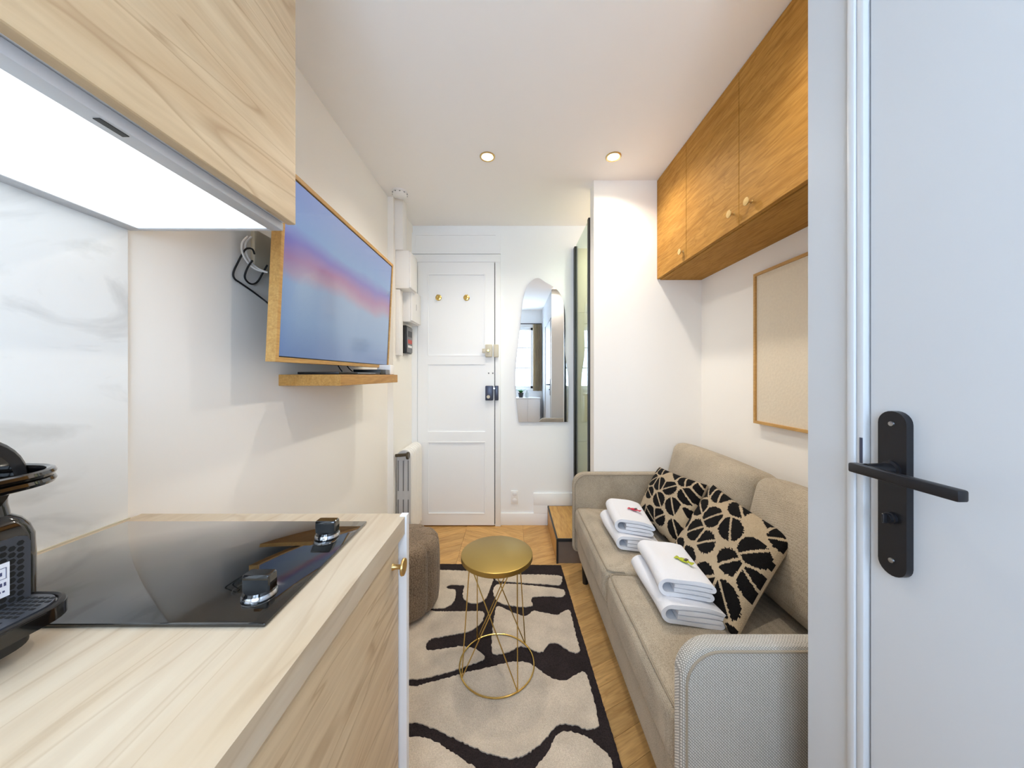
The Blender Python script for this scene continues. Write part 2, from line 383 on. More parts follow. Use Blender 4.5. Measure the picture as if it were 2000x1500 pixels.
for j in range(-3, 4):
    xa = 0.0875 + j * CW; sg = 1 if j % 2 == 0 else -1
    y = WY - CW * TANA - 0.05 + (0.03 if sg > 0 else 0.0)
    while y < YB + CW * TANA:
        g = 0.0007
        quad = [(xa + g, y + g + (0 if sg > 0 else CW * TANA)), (xa + CW - g, y + g + (CW * TANA if sg > 0 else 0)), (xa + CW - g, y + PW - g + (CW * TANA if sg > 0 else 0)), (xa + g, y + PW - g + (0 if sg > 0 else CW * TANA))]
        pc = clip(quad, XL, XR, WY, YB)
        y += PW
        if not pc or (min(p[0] for p in pc) > 0.6 and max(p[1] for p in pc) < 0.62): continue
        whole = len(pc) == 4 and all(abs(p[0] - q[0]) + abs(p[1] - q[1]) < 1e-6 for p, q in zip(sorted(pc), sorted(quad)))
        ox, oy = quad[0]
        if whole and sg in share: me = share[sg]
        else:
            bm = bm_new(); dz = 0.0
            prism(bm, [(p[0] - ox, p[1] - oy) for p in pc], lambda p, k: (p[0], p[1], -0.012 if k == 0 else 0.0))
            me = finish('plank', bm, 'plank_up' if sg > 0 else 'plank_down', 0)
            if whole: share[sg] = me
        o = bpy.data.objects.new('plank', me); COL.objects.link(o); o.parent = floor; o.location = (ox, oy, 0)

# baseboards
bm = bx(PX(969, YB), 0.29, YB - 0.012, YB, 0, 0.10, 0.003)
struct('baseboard_back', bm, 'white_paint', 'low white baseboard right of the entrance door', 'baseboard')
bm = bx(PX(1042, YB), XP, YB - 0.014, YB, 0.161, 0.262, 0.003); box(bm, PX(1042, YB), 0.289, YB - 0.014, YB, 0.10, 0.162)
struct('baseboard_step', bm, 'white_paint', 'white baseboard raised above the wooden step', 'baseboard')

# ------------------------------------------------------------------ entrance door (in the end wall)
dx0, dx1 = PX(818, YB), PX(966, YB); dz1 = PZ(515, YB)
door = thing('door_1', 'white panelled entrance door with brass hooks and rim locks', 'door', ((dx0 + dx1) / 2, YB, 0), kind='structure')
def panelled(x0, x1, z0, z1, rects, yf, depth=0.008, t=0.03):
    bm = bm_new(); xs = sorted({x0, x1} | {v for r in rects for v in r[:2]}); zs = sorted({z0, z1} | {v for r in rects for v in r[2:]})
    for a, c in zip(xs, xs[1:]):
        for d, e in zip(zs, zs[1:]):
            rec = any(r[0] <= a and c <= r[1] and r[2] <= d and e <= r[3] for r in rects)
            box(bm, a, c, yf + (depth if rec else 0), yf + t, d, e)
    bmesh.ops.remove_doubles(bm, verts=bm.verts, dist=1e-5)
    return bm
pxa, pxb = PX(838, YB), PX(948, YB)
recs = [(pxa, pxb, PZ(1000, YB), PZ(862, YB)), (pxa, pxb, PZ(842, YB), PZ(712, YB)), (pxa, pxb, PZ(695, YB), PZ(538, YB))]
part('leaf', panelled(dx0, dx1, 0.012, dz1, recs, YB - 0.034), 'white_paint', door, smooth=0)
for r in (recs[0], recs[2]):                               # raised moulding around each panel
    bm = bm_new()
    for a in ((r[0], r[1], r[2] - 0.006, r[2] + 0.006), (r[0], r[1], r[3] - 0.006, r[3] + 0.006), (r[0] - 0.006, r[0] + 0.006, r[2], r[3]), (r[1] - 0.006, r[1] + 0.006, r[2], r[3])):
        box(bm, a[0], a[1], YB - 0.036, YB - 0.03, a[2], a[3], 0.0015, 1)
    part('moulding', bm, 'white_paint', door)
fr = bx(dx1 + 0.006, dx1 + 0.05, YB - 0.03, YB, 0, dz1 + 0.004, 0.002); box(fr, XJ, dx0 - 0.004, YB - 0.03, YB, 0, dz1 + 0.004, 0.002)
box(fr, XJ, dx1 + 0.05, YB - 0.03, YB, dz1 + 0.004, PZ(499, YB), 0.002)
part('door_frame', fr, 'white_paint', door)
part('gap', bx(dx1, dx1 + 0.006, YB - 0.012, YB, 0.012, dz1), 'black_frame', door, 'dark gap along the lock side')
tz0, tz1 = PZ(498, YB), PZ(457, YB)
part('transom', panelled(XJ, dx1 + 0.05, tz0 + 0.001, tz1, [(XJ + 0.03, dx1 + 0.01, tz0 + 0.025, tz1 - 0.02)], YB - 0.026, 0.008, 0.026), 'white_paint', door, smooth=0)
for hx in (858, 912):
    cxh, czh = PX(hx, YB), PZ(583, YB)
    bm = bm_new(); lathe(bm, [(0.0, -0.003), (0.024, -0.003), (0.025, -0.006), (0.02, -0.009), (0.0, -0.009)], (cxh, YB - 0.026 + 0.003, czh), 'y', 24)
    hk = part('coat_hook', bm, 'brass', door, 'round brass coat hook')
    bm = bm_new(); tube(bm, smooth_path([(cxh, YB - 0.03, czh + 0.004), (cxh, YB - 0.05, czh), (cxh, YB - 0.062, czh - 0.012), (cxh, YB - 0.066, czh + 0.006)], 6), 0.005, 8)
    lathe(bm, [(0, -0.008), (0.008, -0.004), (0.009, 0.0), (0.008, 0.004), (0, 0.008)], (cxh, YB - 0.066, czh + 0.008), 'y', 12)
    part('hook', bm, 'brass', hk)
def rimlock(name, xa, xb, ya, yb, xc, mat, matk, label):
    o = part(name, bx(PX(xa, YB), PX(xb, YB), YB - 0.07, YB - 0.034, PZ(yb, YB), PZ(ya, YB), 0.006), mat, door, label)
    part('keep', bx(PX(xb, YB) + 0.012, PX(xc, YB), YB - 0.062, YB - 0.03, PZ(yb, YB), PZ(ya, YB), 0.005), matk, o)
    return o
lk = rimlock('rim_lock', 949, 962, 674, 698, 974, 'cream_plastic', 'cream_plastic', 'cream metal rim lock')
bm = bm_new(); lathe(bm, [(0, -0.072), (0.012, -0.072), (0.012, -0.086), (0.009, -0.09), (0, -0.09)], (PX(955, YB), YB, PZ(686, YB)), 'y', 20)
part('thumb_turn', bm, 'brass', lk)
part('latch_lever', bx(PX(943, YB), PX(949, YB), YB - 0.06, YB - 0.05, PZ(690, YB), PZ(682, YB), 0.002), 'cream_plastic', lk)
lk = rimlock('rim_lock', 949, 964, 753, 781, 974, 'slate_blue', 'slate_blue', 'dark slate rim lock below the cream one')
bm = bm_new(); lathe(bm, [(0, -0.07), (0.014, -0.07), (0.012, -0.084), (0, -0.084)], (PX(955, YB), YB, PZ(774, YB)), 'y', 20)
part('thumb_turn', bm, 'cream_plastic', lk)
bm = bm_new(); lathe(bm, [(0, -0.03), (0.007, -0.06), (0.007, -0.066), (0, -0.066)], (PX(966, YB), YB, PZ(758, YB)), 'y', 14)
part('bolt', bm, 'chrome', lk)
for sxp in (955, 963):
    bm = bm_new(); lathe(bm, [(0, -0.034), (0.006, -0.034), (0.005, -0.037), (0, -0.037)], (PX(sxp, YB), YB, PZ(729, YB)), 'y', 12)
    part('keyhole', bm, 'grey_plastic', door)

# ------------------------------------------------------------------ bathroom door (near right)
door2 = thing('door_2', 'pale grey bathroom door with black lever handle plate', 'door', (XD, 0.16, 0), kind='structure')
part('leaf', bx(XD + 0.002, XD + 0.042, -0.218, 0.5315, 0.008, 2.035, 0.002, 1), 'door_paint', door2)
fr = bx(XD - 0.005, XD + 0.09, 0.5345, 0.5465, 0, 2.05, 0.003); box(fr, XD - 0.008, XD, 0.5465, 0.559, 0, 2.06, 0.003)
box(fr, XD - 0.010, XD + 0.09, -0.232, -0.221, 0, 2.05, 0.003); box(fr, XD - 0.010, XD + 0.09, -0.221, 0.5345, 2.038, 2.05, 0.003)
part('door_frame', fr, 'door_paint', door2)
part('strike_plate', bx(XD - 0.0062, XD - 0.0052, 0.5355, 0.5395, PZ(905, 0.536), PZ(855, 0.536)), 'slate_blue', door2)
yc = 0.492; zc = (PZ(803, 0.491) + PZ(1125, 0.491)) / 2; hh = (PZ(803, 0.491) - PZ(1125, 0.491)) / 2; hw = 0.0185
out = [(hw * math.cos(a), (hh - hw) + hw * math.sin(a)) for a in [PI * k / 12 for k in range(13)]] + [(hw * math.cos(a), -(hh - hw) + hw * math.sin(a)) for a in [PI + PI * k / 12 for k in range(13)]]
bm = prism(bm_new(), out, lambda p, k: (XD + 0.002 - (0.0 if k == 0 else 0.010), yc + p[0], zc + p[1]))
bmesh.ops.bevel(bm, geom=[e for e in bm.edges if e.calc_face_angle(0) > 1.2], offset=0.0015, segments=2, affect='EDGES')
pl_ = part('handle_plate', bm, 'black_metal', door2, 'long black handle plate with rounded ends')
zl = PZ(917, 0.49)
bm = bm_new(); lathe(bm, [(0, -0.008), (0.0125, -0.008), (0.0125, -0.011), (0.009, -0.012), (0.008, -0.046), (0, -0.046)], (XD, yc, zl), 'x', 24)
part('rose', bm, 'black_metal', pl_)
part('lever', bx(XD - 0.058, XD - 0.0445, 0.381, 0.507, zl - 0.0075, zl + 0.0065, 0.0025), 'black_metal', pl_)
zt = PZ(1013, 0.49)
bm = bm_new(); lathe(bm, [(0, -0.008), (0.0085, -0.008), (0.0085, -0.012), (0.007, -0.0125), (0.007, -0.017), (0, -0.017)], (XD, yc, zt), 'x', 20)
box(bm, XD - 0.022, XD - 0.016, yc - 0.0018, yc + 0.0018, zt - 0.007, zt + 0.007, 0.001, 1)
part('thumb_turn', bm, 'black_metal', pl_)
for yy in (828, 1096):
    zz = PZ(yy, 0.49); bm = bm_new(); lathe(bm, [(0, -0.008), (0.0038, -0.008), (0.0034, -0.0098), (0, -0.0102)], (XD, yc, zz), 'x', 16)
    part('screw', bm, 'steel', pl_)

# ------------------------------------------------------------------ window, curtain and chest behind the camera (in the mirror)
win = thing('window_1', 'white framed casement window seen in the mirror', 'window', ((WX0 + WX1) / 2, WY, WZ0), kind='structure')
bm = bm_new(); t = 0.05; xm = -0.11
for a in ((WX0, WX0 + t, WZ0, WZ1), (WX1 - t, WX1, WZ0, WZ1), (WX0, WX1, WZ0, WZ0 + t), (WX0, WX1, WZ1 - t, WZ1), (xm - 0.035, xm + 0.035, WZ0, WZ1)):
    box(bm, a[0], a[1], WY - 0.08, WY - 0.03, a[2], a[3], 0.004)
for zz in (1.36, 1.74): box(bm, WX0, WX1, WY - 0.07, WY - 0.04, zz - 0.012, zz + 0.012)
part('window_frame', bm, 'white_paint', win)
for xa, xb in ((WX0 + t, xm - 0.035), (xm + 0.035, WX1 - t)):
    for za, zb in ((WZ0 + t, 1.348), (1.372, 1.728), (1.752, WZ1 - t)): part('pane', bx(xa, xb, WY - 0.057, WY - 0.053, za, zb), 'window_glass', win)
part('window_sill', bx(WX0 - 0.03, WX1 + 0.03, WY - 0.02, WY + 0.03, WZ0 - 0.03, WZ0, 0.004), 'white_paint', win)
cur = thing('curtain', 'beige curtain hanging beside the window in the mirror', 'curtain', (0.47, WY + 0.05, 0.93))
bm = bm_new(); rings = []
for k in range(9):
    z = 0.93 + (2.17 - 0.93) * k / 8; ring = []
    for i in range(61):
        u = i / 60; x = 0.39 + 0.165 * u; y = WY + 0.06 + 0.02 * math.sin(u * 2 * PI * 5 + 0.4 * math.sin(k * 0.7))
        ring.append((x, y, z))
    rings.append(ring + [(p[0], p[1] + 0.004, p[2]) for p in ring[::-1]])
ribbon_rings(bm, rings); part('curtain_panel', bm, 'curtain', cur)
bm = bm_new(); tube(bm, [(WX0 - 0.1, WY + 0.06, 2.18), (0.555, WY + 0.06, 2.18)], 0.009, 10); part('curtain_rod', bm, 'black_metal', cur)
chest = thing('low_chest', 'low white chest under the window seen in the mirror', 'chest', (0.28, -0.7, 0))
part('body', bx(0.06, 0.50, WY + 0.005, -0.52, 0.03, 0.80, 0.004), 'white_laminate', chest)
part('top', bx(0.05, 0.51, WY + 0.005, -0.51, 0.80, 0.82, 0.003), 'white_laminate', chest)
part('door', bx(0.07, 0.278, -0.52, -0.504, 0.05, 0.79, 0.002), 'white_laminate', chest); part('door', bx(0.282, 0.49, -0.52, -0.504, 0.05, 0.79, 0.002), 'white_laminate', chest)
part('plinth', bx(0.08, 0.48, WY + 0.02, -0.55, 0, 0.03), 'white_laminate', chest)
plant = thing('potted_plant', 'small green plant in dark pot reflected in the mirror', 'plant', (0.16, -0.62, 0.82))
bm = bm_new(); lathe(bm, [(0, 0), (0.035, 0), (0.048, 0.08), (0.05, 0.085), (0.042, 0.085), (0.04, 0.07), (0, 0.07)], (0.16, -0.62, 0.82), 'z', 24); part('pot', bm, 'pot', plant)
for k in range(16):
    a = k * 2.4; ln = 0.09 + 0.05 * R.random(); bm = bm_new(); pts = []
    for t_ in (0, 0.35, 0.7, 1.0):
        rr = 0.01 + ln * 0.7 * t_; pts.append((0.16 + rr * math.cos(a), -0.62 + rr * math.sin(a), 0.89 + ln * (1.3 * t_ - 0.7 * t_ * t_)))
    wv = Vector((-math.sin(a), math.cos(a), 0)); rings = []
    for p, wd in zip(pts, (0.004, 0.018, 0.014, 0.002)):
        P_ = Vector(p); rings.append([P_ - wv * wd, P_ + Vector((0, 0, 0.002)), P_ + wv * wd, P_ - Vector((0, 0, 0.002))])
    ribbon_rings(bm, rings); part('leaf', bm, 'leaf', plant)
bm = bm_new(); lathe(bm, [(0, 0), (0.026, 0), (0.028, 0.07), (0.02, 0.09), (0.01, 0.1), (0.01, 0.125), (0, 0.125)], (0.27, -0.62, 0.82), 'z', 20)
single('bottle', bm, 'clear_plastic', 'small pale bottle beside the plant in the mirror', 'bottle')

# ------------------------------------------------------------------ downlights, hood
def downlight(x, y, label):
    t = thing('downlight', label, 'downlight', (x, y, ZC), 'recessed ceiling spotlights')
    bm = bm_new(); lathe(bm, [(0.030, 0.0), (0.043, 0.0), (0.043, -0.003), (0.039, -0.006), (0.032, -0.004), (0.030, -0.0005)], (x, y, ZC), 'z', 40)
    part('trim_ring', bm, 'ring_gold', t)
    bm = bm_new(); lathe(bm, [(0, -0.001), (0.030, -0.001), (0.030, -0.003), (0, -0.0035)], (x, y, ZC), 'z', 32)
    part('bulb', bm, 'lamp_glow', t, 'glowing warm bulb')
    ld = bpy.data.lights.new('downlight_lamp', 'SPOT'); ld.energy = DOWN_W; ld.color = WARM; ld.spot_size = math.radians(146); ld.spot_blend = 0.7; ld.shadow_soft_size = 0.03
    lo = bpy.data.objects.new('downlight_lamp', ld); COL.objects.link(lo); lo.parent = t; lo.location = (0, 0, -0.012)
downlight(PX(952, 1.871), 1.871, 'lit ceiling spotlight above the entrance door end')
downlight(PX(1198, 1.871), 1.871, 'lit ceiling spotlight beside the oak wall cabinets')
downlight(0.60, 0.76, 'ceiling spotlight near the bathroom corner, seen in the mirror')
downlight(0.86, 2.46, 'ceiling spotlight inside the shower behind the glass')

# kitchen wall cabinet and hood
KX, KZ, KY = -0.48, PZ(440, 0.745), 0.745
cab = thing('wall_cabinet', 'pale oak kitchen wall cabinet above the lit hood', 'cabinet', (-0.66, 0.3, KZ))
part('body', bx(XL + 0.001, KX - 0.02, -0.15, KY - 0.003, KZ + 0.004, ZC - 0.08), 'white_laminate', cab)
part('door', bx(KX - 0.019, KX, -0.15, KY, KZ, ZC - 0.08, 0.0015, 1), 'kitchen_oak', cab, 'pale oak cabinet door with long grain')
hz = PZ(453, 0.745)
hood = thing('cooker_hood', 'flat grey cooker hood with bright white light panel', 'cooker hood', (-0.66, 0.3, hz))
hx0, hx1, hy0, hy1 = XL + 0.001, -0.505, -0.15, 0.742
bm = bm_new(); lx0, lx1, ly0, ly1 = PX(270, 0.731), PX(522, 0.731), -0.12, 0.729
box(bm, lx1, hx1, hy0, hy1, hz, KZ + 0.003, 0.003); box(bm, hx0 + 0.004, lx0, hy0, hy1, hz, KZ + 0.003, 0.003)
box(bm, lx0, lx1, ly1, hy1, hz, KZ + 0.003, 0.002); box(bm, lx0, lx1, hy0, ly0, hz, KZ + 0.003, 0.002)
part('casing', bm, 'hood_steel', hood)
part('light_panel', bx(lx0, lx1, ly0, ly1, hz + 0.002, hz + 0.006), 'hood_glow', hood, 'glowing white light panel')
part('switch', bx(-0.519, -0.510, 0.415, 0.447, hz - 0.001, hz + 0.001), 'black_satin', hood, 'small black switch slot')

# ------------------------------------------------------------------ kitchen base
CZ = EYE - 0.315; CXF = PX(790, 0.745)
bs = thing('backsplash', 'white marble backsplash panel above the worktop', 'backsplash', (XL, 0.2, CZ))
part('slab', bx(XL, XL + 0.007, -0.55, 0.737, CZ, hz + 0.02, 0.001, 1), 'marble', bs)
wt = thing('worktop', 'pale oak kitchen worktop with squared front edge', 'worktop', (-0.54, 0.1, CZ - 0.038))
bm = bx(XL + 0.0075, CXF, -0.55, 0.747, CZ - 0.038, CZ); box(bm, XL + 0.0075, CXF - 0.012, 0.747, 0.7635, CZ - 0.038, CZ)
part('board', bm, 'counter_oak', wt)
part('sealant', bx(XL + 0.0075, XL + 0.012, -0.55, 0.737, CZ, CZ + 0.003), 'cream_plastic', wt)
base = thing('base_cabinet', 'pale oak kitchen base cabinet with gold knob', 'cabinet', (-0.55, 0.1, 0))
part('body', bx(XL + 0.01, CXF - 0.034, -0.55, 0.746, 0.1, CZ - 0.0385), 'white_laminate', base)
part('plinth', bx(XL + 0.01, CXF - 0.07, -0.55, 0.74, 0, 0.1), 'white_laminate', base)
DXF = CXF - 0.012
dr = part('door', bx(DXF - 0.019, DXF, 0.146, 0.741, 0.1, CZ - 0.042, 0.0015, 1), 'kitchen_oak', base)
dr2 = part('door', bx(DXF - 0.019, DXF, -0.452, 0.142, 0.1, CZ - 0.042, 0.0015, 1), 'kitchen_oak', base)
def knob(parent, x, y, z, sgn, s=1.0):
    bm = bm_new(); lathe(bm, [(0, 0), (0.0075 * s, 0), (0.005 * s, 0.006 * s * sgn), (0.0045 * s, 0.016 * s * sgn), (0.006 * s, 0.019 * s * sgn), (0.0165 * s, 0.020 * s * sgn), (0.0175 * s, 0.022 * s * sgn), (0.0165 * s, 0.025 * s * sgn), (0.0, 0.0255 * s * sgn)], (x, y, z), 'x', 28)
    return part('knob', bm, 'gold_knob', parent, 'small round gold knob')
knob(dr, DXF, 0.705, PZ(1110, 0.70), 1); knob(dr2, DXF, 0.10, PZ(1110, 0.70), 1)
bm = bx(XL + 0.001, CXF + 0.004, 0.7478, 0.764, 0, CZ - 0.0385); box(bm, CXF - 0.0115, CXF + 0.004, 0.7478, 0.764, CZ - 0.0385, CZ + 0.002)
part('end_panel', bm, 'white_laminate', base, 'white end panel')

hob = thing('hob', 'black glass two-zone hob with two chrome faced knobs', 'hob', (-0.563, 0.566, CZ))
part('glass', bx(-0.818, -0.308, 0.418, 0.713, CZ + 0.0002, CZ + 0.0055, 0.002), 'hob_glass', hob)
for yk in (0.472, 0.645):
    xk = -0.355; bm = bm_new(); z0 = CZ + 0.0055
    lathe(bm, [(0, 0), (0.021, 0), (0.021, 0.004), (0.0195, 0.008), (0.018, 0.011), (0, 0.011)], (xk, yk, z0), 'z', 32)
    k_ = part('control_knob', bm, 'black_gloss', hob, 'black knob with chrome band')
    rings = []
    for h_, sx_, sy_ in ((0.010, 0.019, 0.009), (0.018, 0.0195, 0.0085), (0.026, 0.0195, 0.0085), (0.031, 0.019, 0.0085), (0.0325, 0.0175, 0.0075)):
        rings.append([(xk + sx_ * a, yk + sy_ * c, z0 + h_) for a, c in ((-1, -0.8), (-0.9, -1), (0.9, -1), (1, -0.8), (1, 0.8), (0.9, 1), (-0.9, 1), (-1, 0.8))])
    bm = bm_new(); ribbon_rings(bm, rings); part('grip', bm, 'black_gloss', k_)
    bm = bm_new(); lathe(bm, [(0.0212, 0.0015), (0.0216, 0.002), (0.0214, 0.005), (0.0202, 0.0075), (0.0199, 0.007), (0.0208, 0.0045)], (xk, yk, z0), 'z', 32); part('chrome_band', bm, 'chrome', k_)

# ------------------------------------------------------------------ coffee machine on the worktop (faces +x)
cm = thing('coffee_machine', 'glossy black capsule coffee machine with drip tray', 'coffee machine', (-0.66, 0.345, CZ))
yc_, hwid = 0.349, 0.063
def stadium(x0, x1, hw_, rad, n=8):
    """outline open at the back, rounded at the front (x1)"""
    p = [(x0, -hw_)]
    p += [(x1 - rad + rad * math.sin(a), -hw_ + rad - rad * math.cos(a)) for a in [PI / 2 * k / n for k in range(n + 1)]]
    p += [(x1 - rad + rad * math.cos(a), hw_ - rad + rad * math.sin(a)) for a in [PI / 2 * k / n for k in range(n + 1)]]
    return p + [(x0, hw_)]
def slab(pts, z0, z1, dy=yc_): return prism(bm_new(), pts, lambda p, k: (p[0], dy + p[1], z0 if k == 0 else z1))
part('base', slab(stadium(-0.82, -0.585, 0.05, 0.02), CZ, CZ + 0.034), 'black_satin', cm)
bm = bm_new()                                                # body: column with rounded shoulders, stepping in to a neck
prof = [(0.034, 0.064, -0.574), (0.10, 0.064, -0.574), (0.125, 0.063, -0.574), (0.137, 0.060, -0.576), (0.146, 0.056, -0.580), (0.152, 0.051, -0.586), (0.165, 0.050, -0.588), (0.190, 0.050, -0.588)]
ribbon_rings(bm, [[(p[0], yc_ + p[1], CZ + h_) for p in stadium(-0.815, xf, hw_, 0.016)] for h_, hw_, xf in prof])
part('body', bm, 'black_gloss', cm)
bm = bm_new(); rings = []                                    # head: loaf with domed top
for xx, sc_ in ((-0.815, 0.9), (-0.80, 1.0), (-0.61, 1.0), (-0.596, 0.985), (-0.588, 0.95), (-0.583, 0.88)):
    rings.append([(xx, yc_ + 0.062 * sc_ * math.cos(a), CZ + 0.192 + (0.062 if a <= PI + 1e-6 and a > 0 else 0.012) * sc_ * math.sin(a)) for a in [2 * PI * k / 40 for k in range(40)]])
ribbon_rings(bm, rings); part('head', bm, 'black_satin', cm)
bm = bm_new(); lathe(bm, [(0.040, 0), (0.043, 0.0), (0.043, 0.0016), (0.040, 0.0016)], (-0.5835, yc_, CZ + 0.194), 'x', 36); part('head_seam', bm, 'black_gloss', cm)
for dz in (0.0, -0.0085):                                    # the U-shaped lever ring (two bands)
    U = [(x, yc_ + y, CZ + 0.203 + dz) for x, y in [(-0.66, -0.064)] + stadium(-0.62, -0.528, 0.060, 0.05, 10)[1:-1] + [(-0.66, 0.064)]]
    bm = bm_new(); tube(bm, U, 0.0046, 8); part('lever_ring', bm, 'black_gloss', cm)
# honeycomb front plate
bm = bm_new(); FX = -0.5735
prism(bm, [(-0.049, 0.040), (0.049, 0.040), (0.049, 0.119), (0.046, 0.126), (0.039, 0.129), (-0.039, 0.129), (-0.046, 0.126), (-0.049, 0.119)], lambda p, k: (FX - 0.002 if k == 0 else FX + 0.0025, yc_ + p[0], CZ + p[1]))
hp = part('honeycomb_plate', bm, 'grille_plate', cm, 'dark perforated honeycomb plate')
bm = bm_new(); pit = 0.0078; row = 0
for i in range(-6, 7):
    for k in range(0, 12):
        yy = i * pit * 0.866; zz = 0.048 + k * pit * 0.93 + (pit * 0.46 if i % 2 else 0)
        if abs(yy) > 0.043 or zz > 0.122: continue
        ring = [(yy + 0.0031 * math.cos(PI / 3 * q), zz + 0.0031 * math.sin(PI / 3 * q)) for q in range(6)]
        prism(bm, ring, lambda p, kk: (FX + 0.002 if kk == 0 else FX + 0.0029, yc_ + p[0], CZ + p[1]))
ho = part('honeycomb_holes', bm, 'black_hole', hp); ho['kind'] = 'stuff'
st = part('sticker', bx(FX + 0.003, FX + 0.0036, yc_ - 0.018, yc_ + 0.0315, CZ + 0.066, CZ + 0.104, 0.0), 'sticker', hp, 'white paper sticker with dark print')
bm = bm_new()
for a in ((-0.014, 0.0290, 0.0985, 0.0990), (-0.014, 0.0290, 0.0865, 0.0870), (0.0285, 0.0290, 0.0865, 0.0990)): box(bm, FX + 0.0036, FX + 0.0038, yc_ + a[0], yc_ + a[1], CZ + a[2], CZ + a[3])
for a in ((-0.012, 0.026, 0.0905, 0.0945), (-0.012, 0.031, 0.0785, 0.0825), (-0.010, 0.030, 0.0715, 0.0735)):
    y_ = a[0]
    while y_ < a[1] - 0.002: box(bm, FX + 0.0036, FX + 0.0038, yc_ + y_, yc_ + y_ + 0.0017, CZ + a[2], CZ + a[3]); y_ += 0.003
part('print', bm, 'ink', st)
# drip tray
TZ = CZ + 0.055
tr = part('drip_tray', slab(stadium(-0.576, -0.519, 0.060, 0.034), TZ - 0.019, TZ - 0.004), 'black_gloss', cm, 'black drip tray with slotted grid')
rim = [(x, yc_ + y, TZ - 0.005) for x, y in stadium(-0.576, -0.5225, 0.0565, 0.032)]
bm = bm_new(); tube(bm, rim, 0.0036, 8); part('tray_rim', bm, 'black_satin', tr)
part('tray_support', slab(stadium(-0.585, -0.542, 0.042, 0.03), CZ + 0.014, TZ - 0.019), 'black_satin', tr)
part('cup_grid', slab(stadium(-0.576, -0.527, 0.052, 0.028), TZ - 0.004, TZ - 0.0015), 'grille_plate', tr)
bm = bm_new()
for i in range(-7, 8):
    for k in range(8):
        x_, y_ = -0.572 + k * 0.0072 + (0.0036 if i % 2 else 0), i * 0.0064
        if x_ > -0.533 or (abs(y_) < 0.007): continue
        if (x_ + 0.553) ** 2 / 0.030 ** 2 + y_ ** 2 / 0.052 ** 2 > 1.35: continue
        box(bm, x_ - 0.0024, x_ + 0.0024, yc_ + y_ - 0.0016, yc_ + y_ + 0.0016, TZ - 0.0018, TZ - 0.0011)
box(bm, -0.57, -0.538, yc_ - 0.005, yc_ + 0.005, TZ - 0.0018, TZ - 0.0011)
so = part('grid_slots', bm, 'black_hole', tr); so['kind'] = 'stuff'

# ------------------------------------------------------------------ television, shelf and what stands on it
tv = thing('television', 'wall television with oak frame showing a pastel sky', 'television', (-0.72, 1.44, 1.25))
y0, y1, z0, z1 = 0.992, 1.90, 1.261, 1.846
def tvx(z): return -0.700 + (z - z0) / (z1 - z0) * 0.028      # front plane leans out at the top
def tvbox(bm, ya, yb, za, zb, d0, d1):
    P = [(ya, za), (yb, za), (yb, zb), (ya, zb)]
    return prism(bm, P, lambda p, k: (tvx(p[1]) - (d1 if k == 0 else d0), p[0], p[1]))
fw = 0.014
bm = bm_new()
for a in ((y0, y0 + fw, z0, z1), (y1 - fw, y1, z0, z1), (y0 + fw, y1 - fw, z0, z0 + fw), (y0 + fw, y1 - fw, z1 - fw, z1)): tvbox(bm, *a, 0.0, 0.030)
part('oak_frame', bm, 'frame_oak', tv, 'thin oak frame')
bm = bm_new(); tvbox(bm, y0 + fw, y1 - fw, z0 + fw, z1 - fw, 0.006, 0.028); part('bezel', bm, 'black_satin', tv)
bm = bm_new(); uvl = bm.loops.layers.uv.new('UVMap')
q = [(y0 + fw + 0.004, z0 + fw + 0.004, 0, 0), (y1 - fw - 0.004, z0 + fw + 0.004, 1, 0), (y1 - fw - 0.004, z1 - fw - 0.004, 1, 1), (y0 + fw + 0.004, z1 - fw - 0.004, 0, 1)]
f = bm.faces.new([bm.verts.new((tvx(z) - 0.0045, y, z)) for y, z, *_ in q])
for lp, a in zip(f.loops, q): lp[uvl].uv = a[2:]
r = bmesh.ops.extrude_face_region(bm, geom=[f]); bmesh.ops.translate(bm, verts=[e for e in r['geom'] if isinstance(e, bmesh.types.BMVert)], vec=(0.001, 0, 0))
part('screen', bm, 'tv_picture', tv, 'glossy lit screen with blue and pink sky')
bm = bx(-0.80, -0.725, 1.20, 1.70, 1.40, 1.72, 0.01); box(bm, -0.8495, -0.80, 1.36, 1.54, 1.46, 1.66, 0.004)
part('wall_mount', bm, 'grey_plastic', tv)
# plug boxes and cables on the wall behind the television's near end
bm = bx(-0.849, -0.832, 1.085, 1.22, PZ(520, 1.08), PZ(462, 1.08) + 0.03, 0.008)
single('junction_box', bm, 'cream_plastic', 'grey white socket box behind the television edge', 'socket box')
def wallp(px, py, off=0.006):                                # point on the left wall seen at pixel (px, py)
    d = (XL + off) * F / (px - CX); return (XL + off, d, PZ(py, d))
pts = [wallp(497, 496, 0.03), wallp(493, 487, 0.035), wallp(485, 485, 0.035), wallp(477, 490, 0.02), wallp(465, 512, 0.008), wallp(456, 532, 0.006), wallp(458, 544, 0.006), wallp(470, 553, 0.006), wallp(493, 569, 0.008), wallp(517, 587, 0.02), wallp(527, 596, 0.04)]
bm = bm_new(); tube(bm, smooth_path(pts, 6), 0.0028, 8); single('power_cable', bm, 'dark_cable', 'black cable looping widely beside the television', 'cable')
pts = [wallp(493, 509, 0.04), wallp(484, 522, 0.02), wallp(478, 540, 0.01), wallp(484, 551, 0.008), wallp(494, 555, 0.01), wallp(504, 549, 0.012), wallp(514, 532, 0.02), wallp(522, 518, 0.04)]
bm = bm_new(); tube(bm, smooth_path(pts, 6), 0.0028, 8); single('signal_cable', bm, 'dark_cable', 'black cable in a small tight loop beside the television', 'cable')
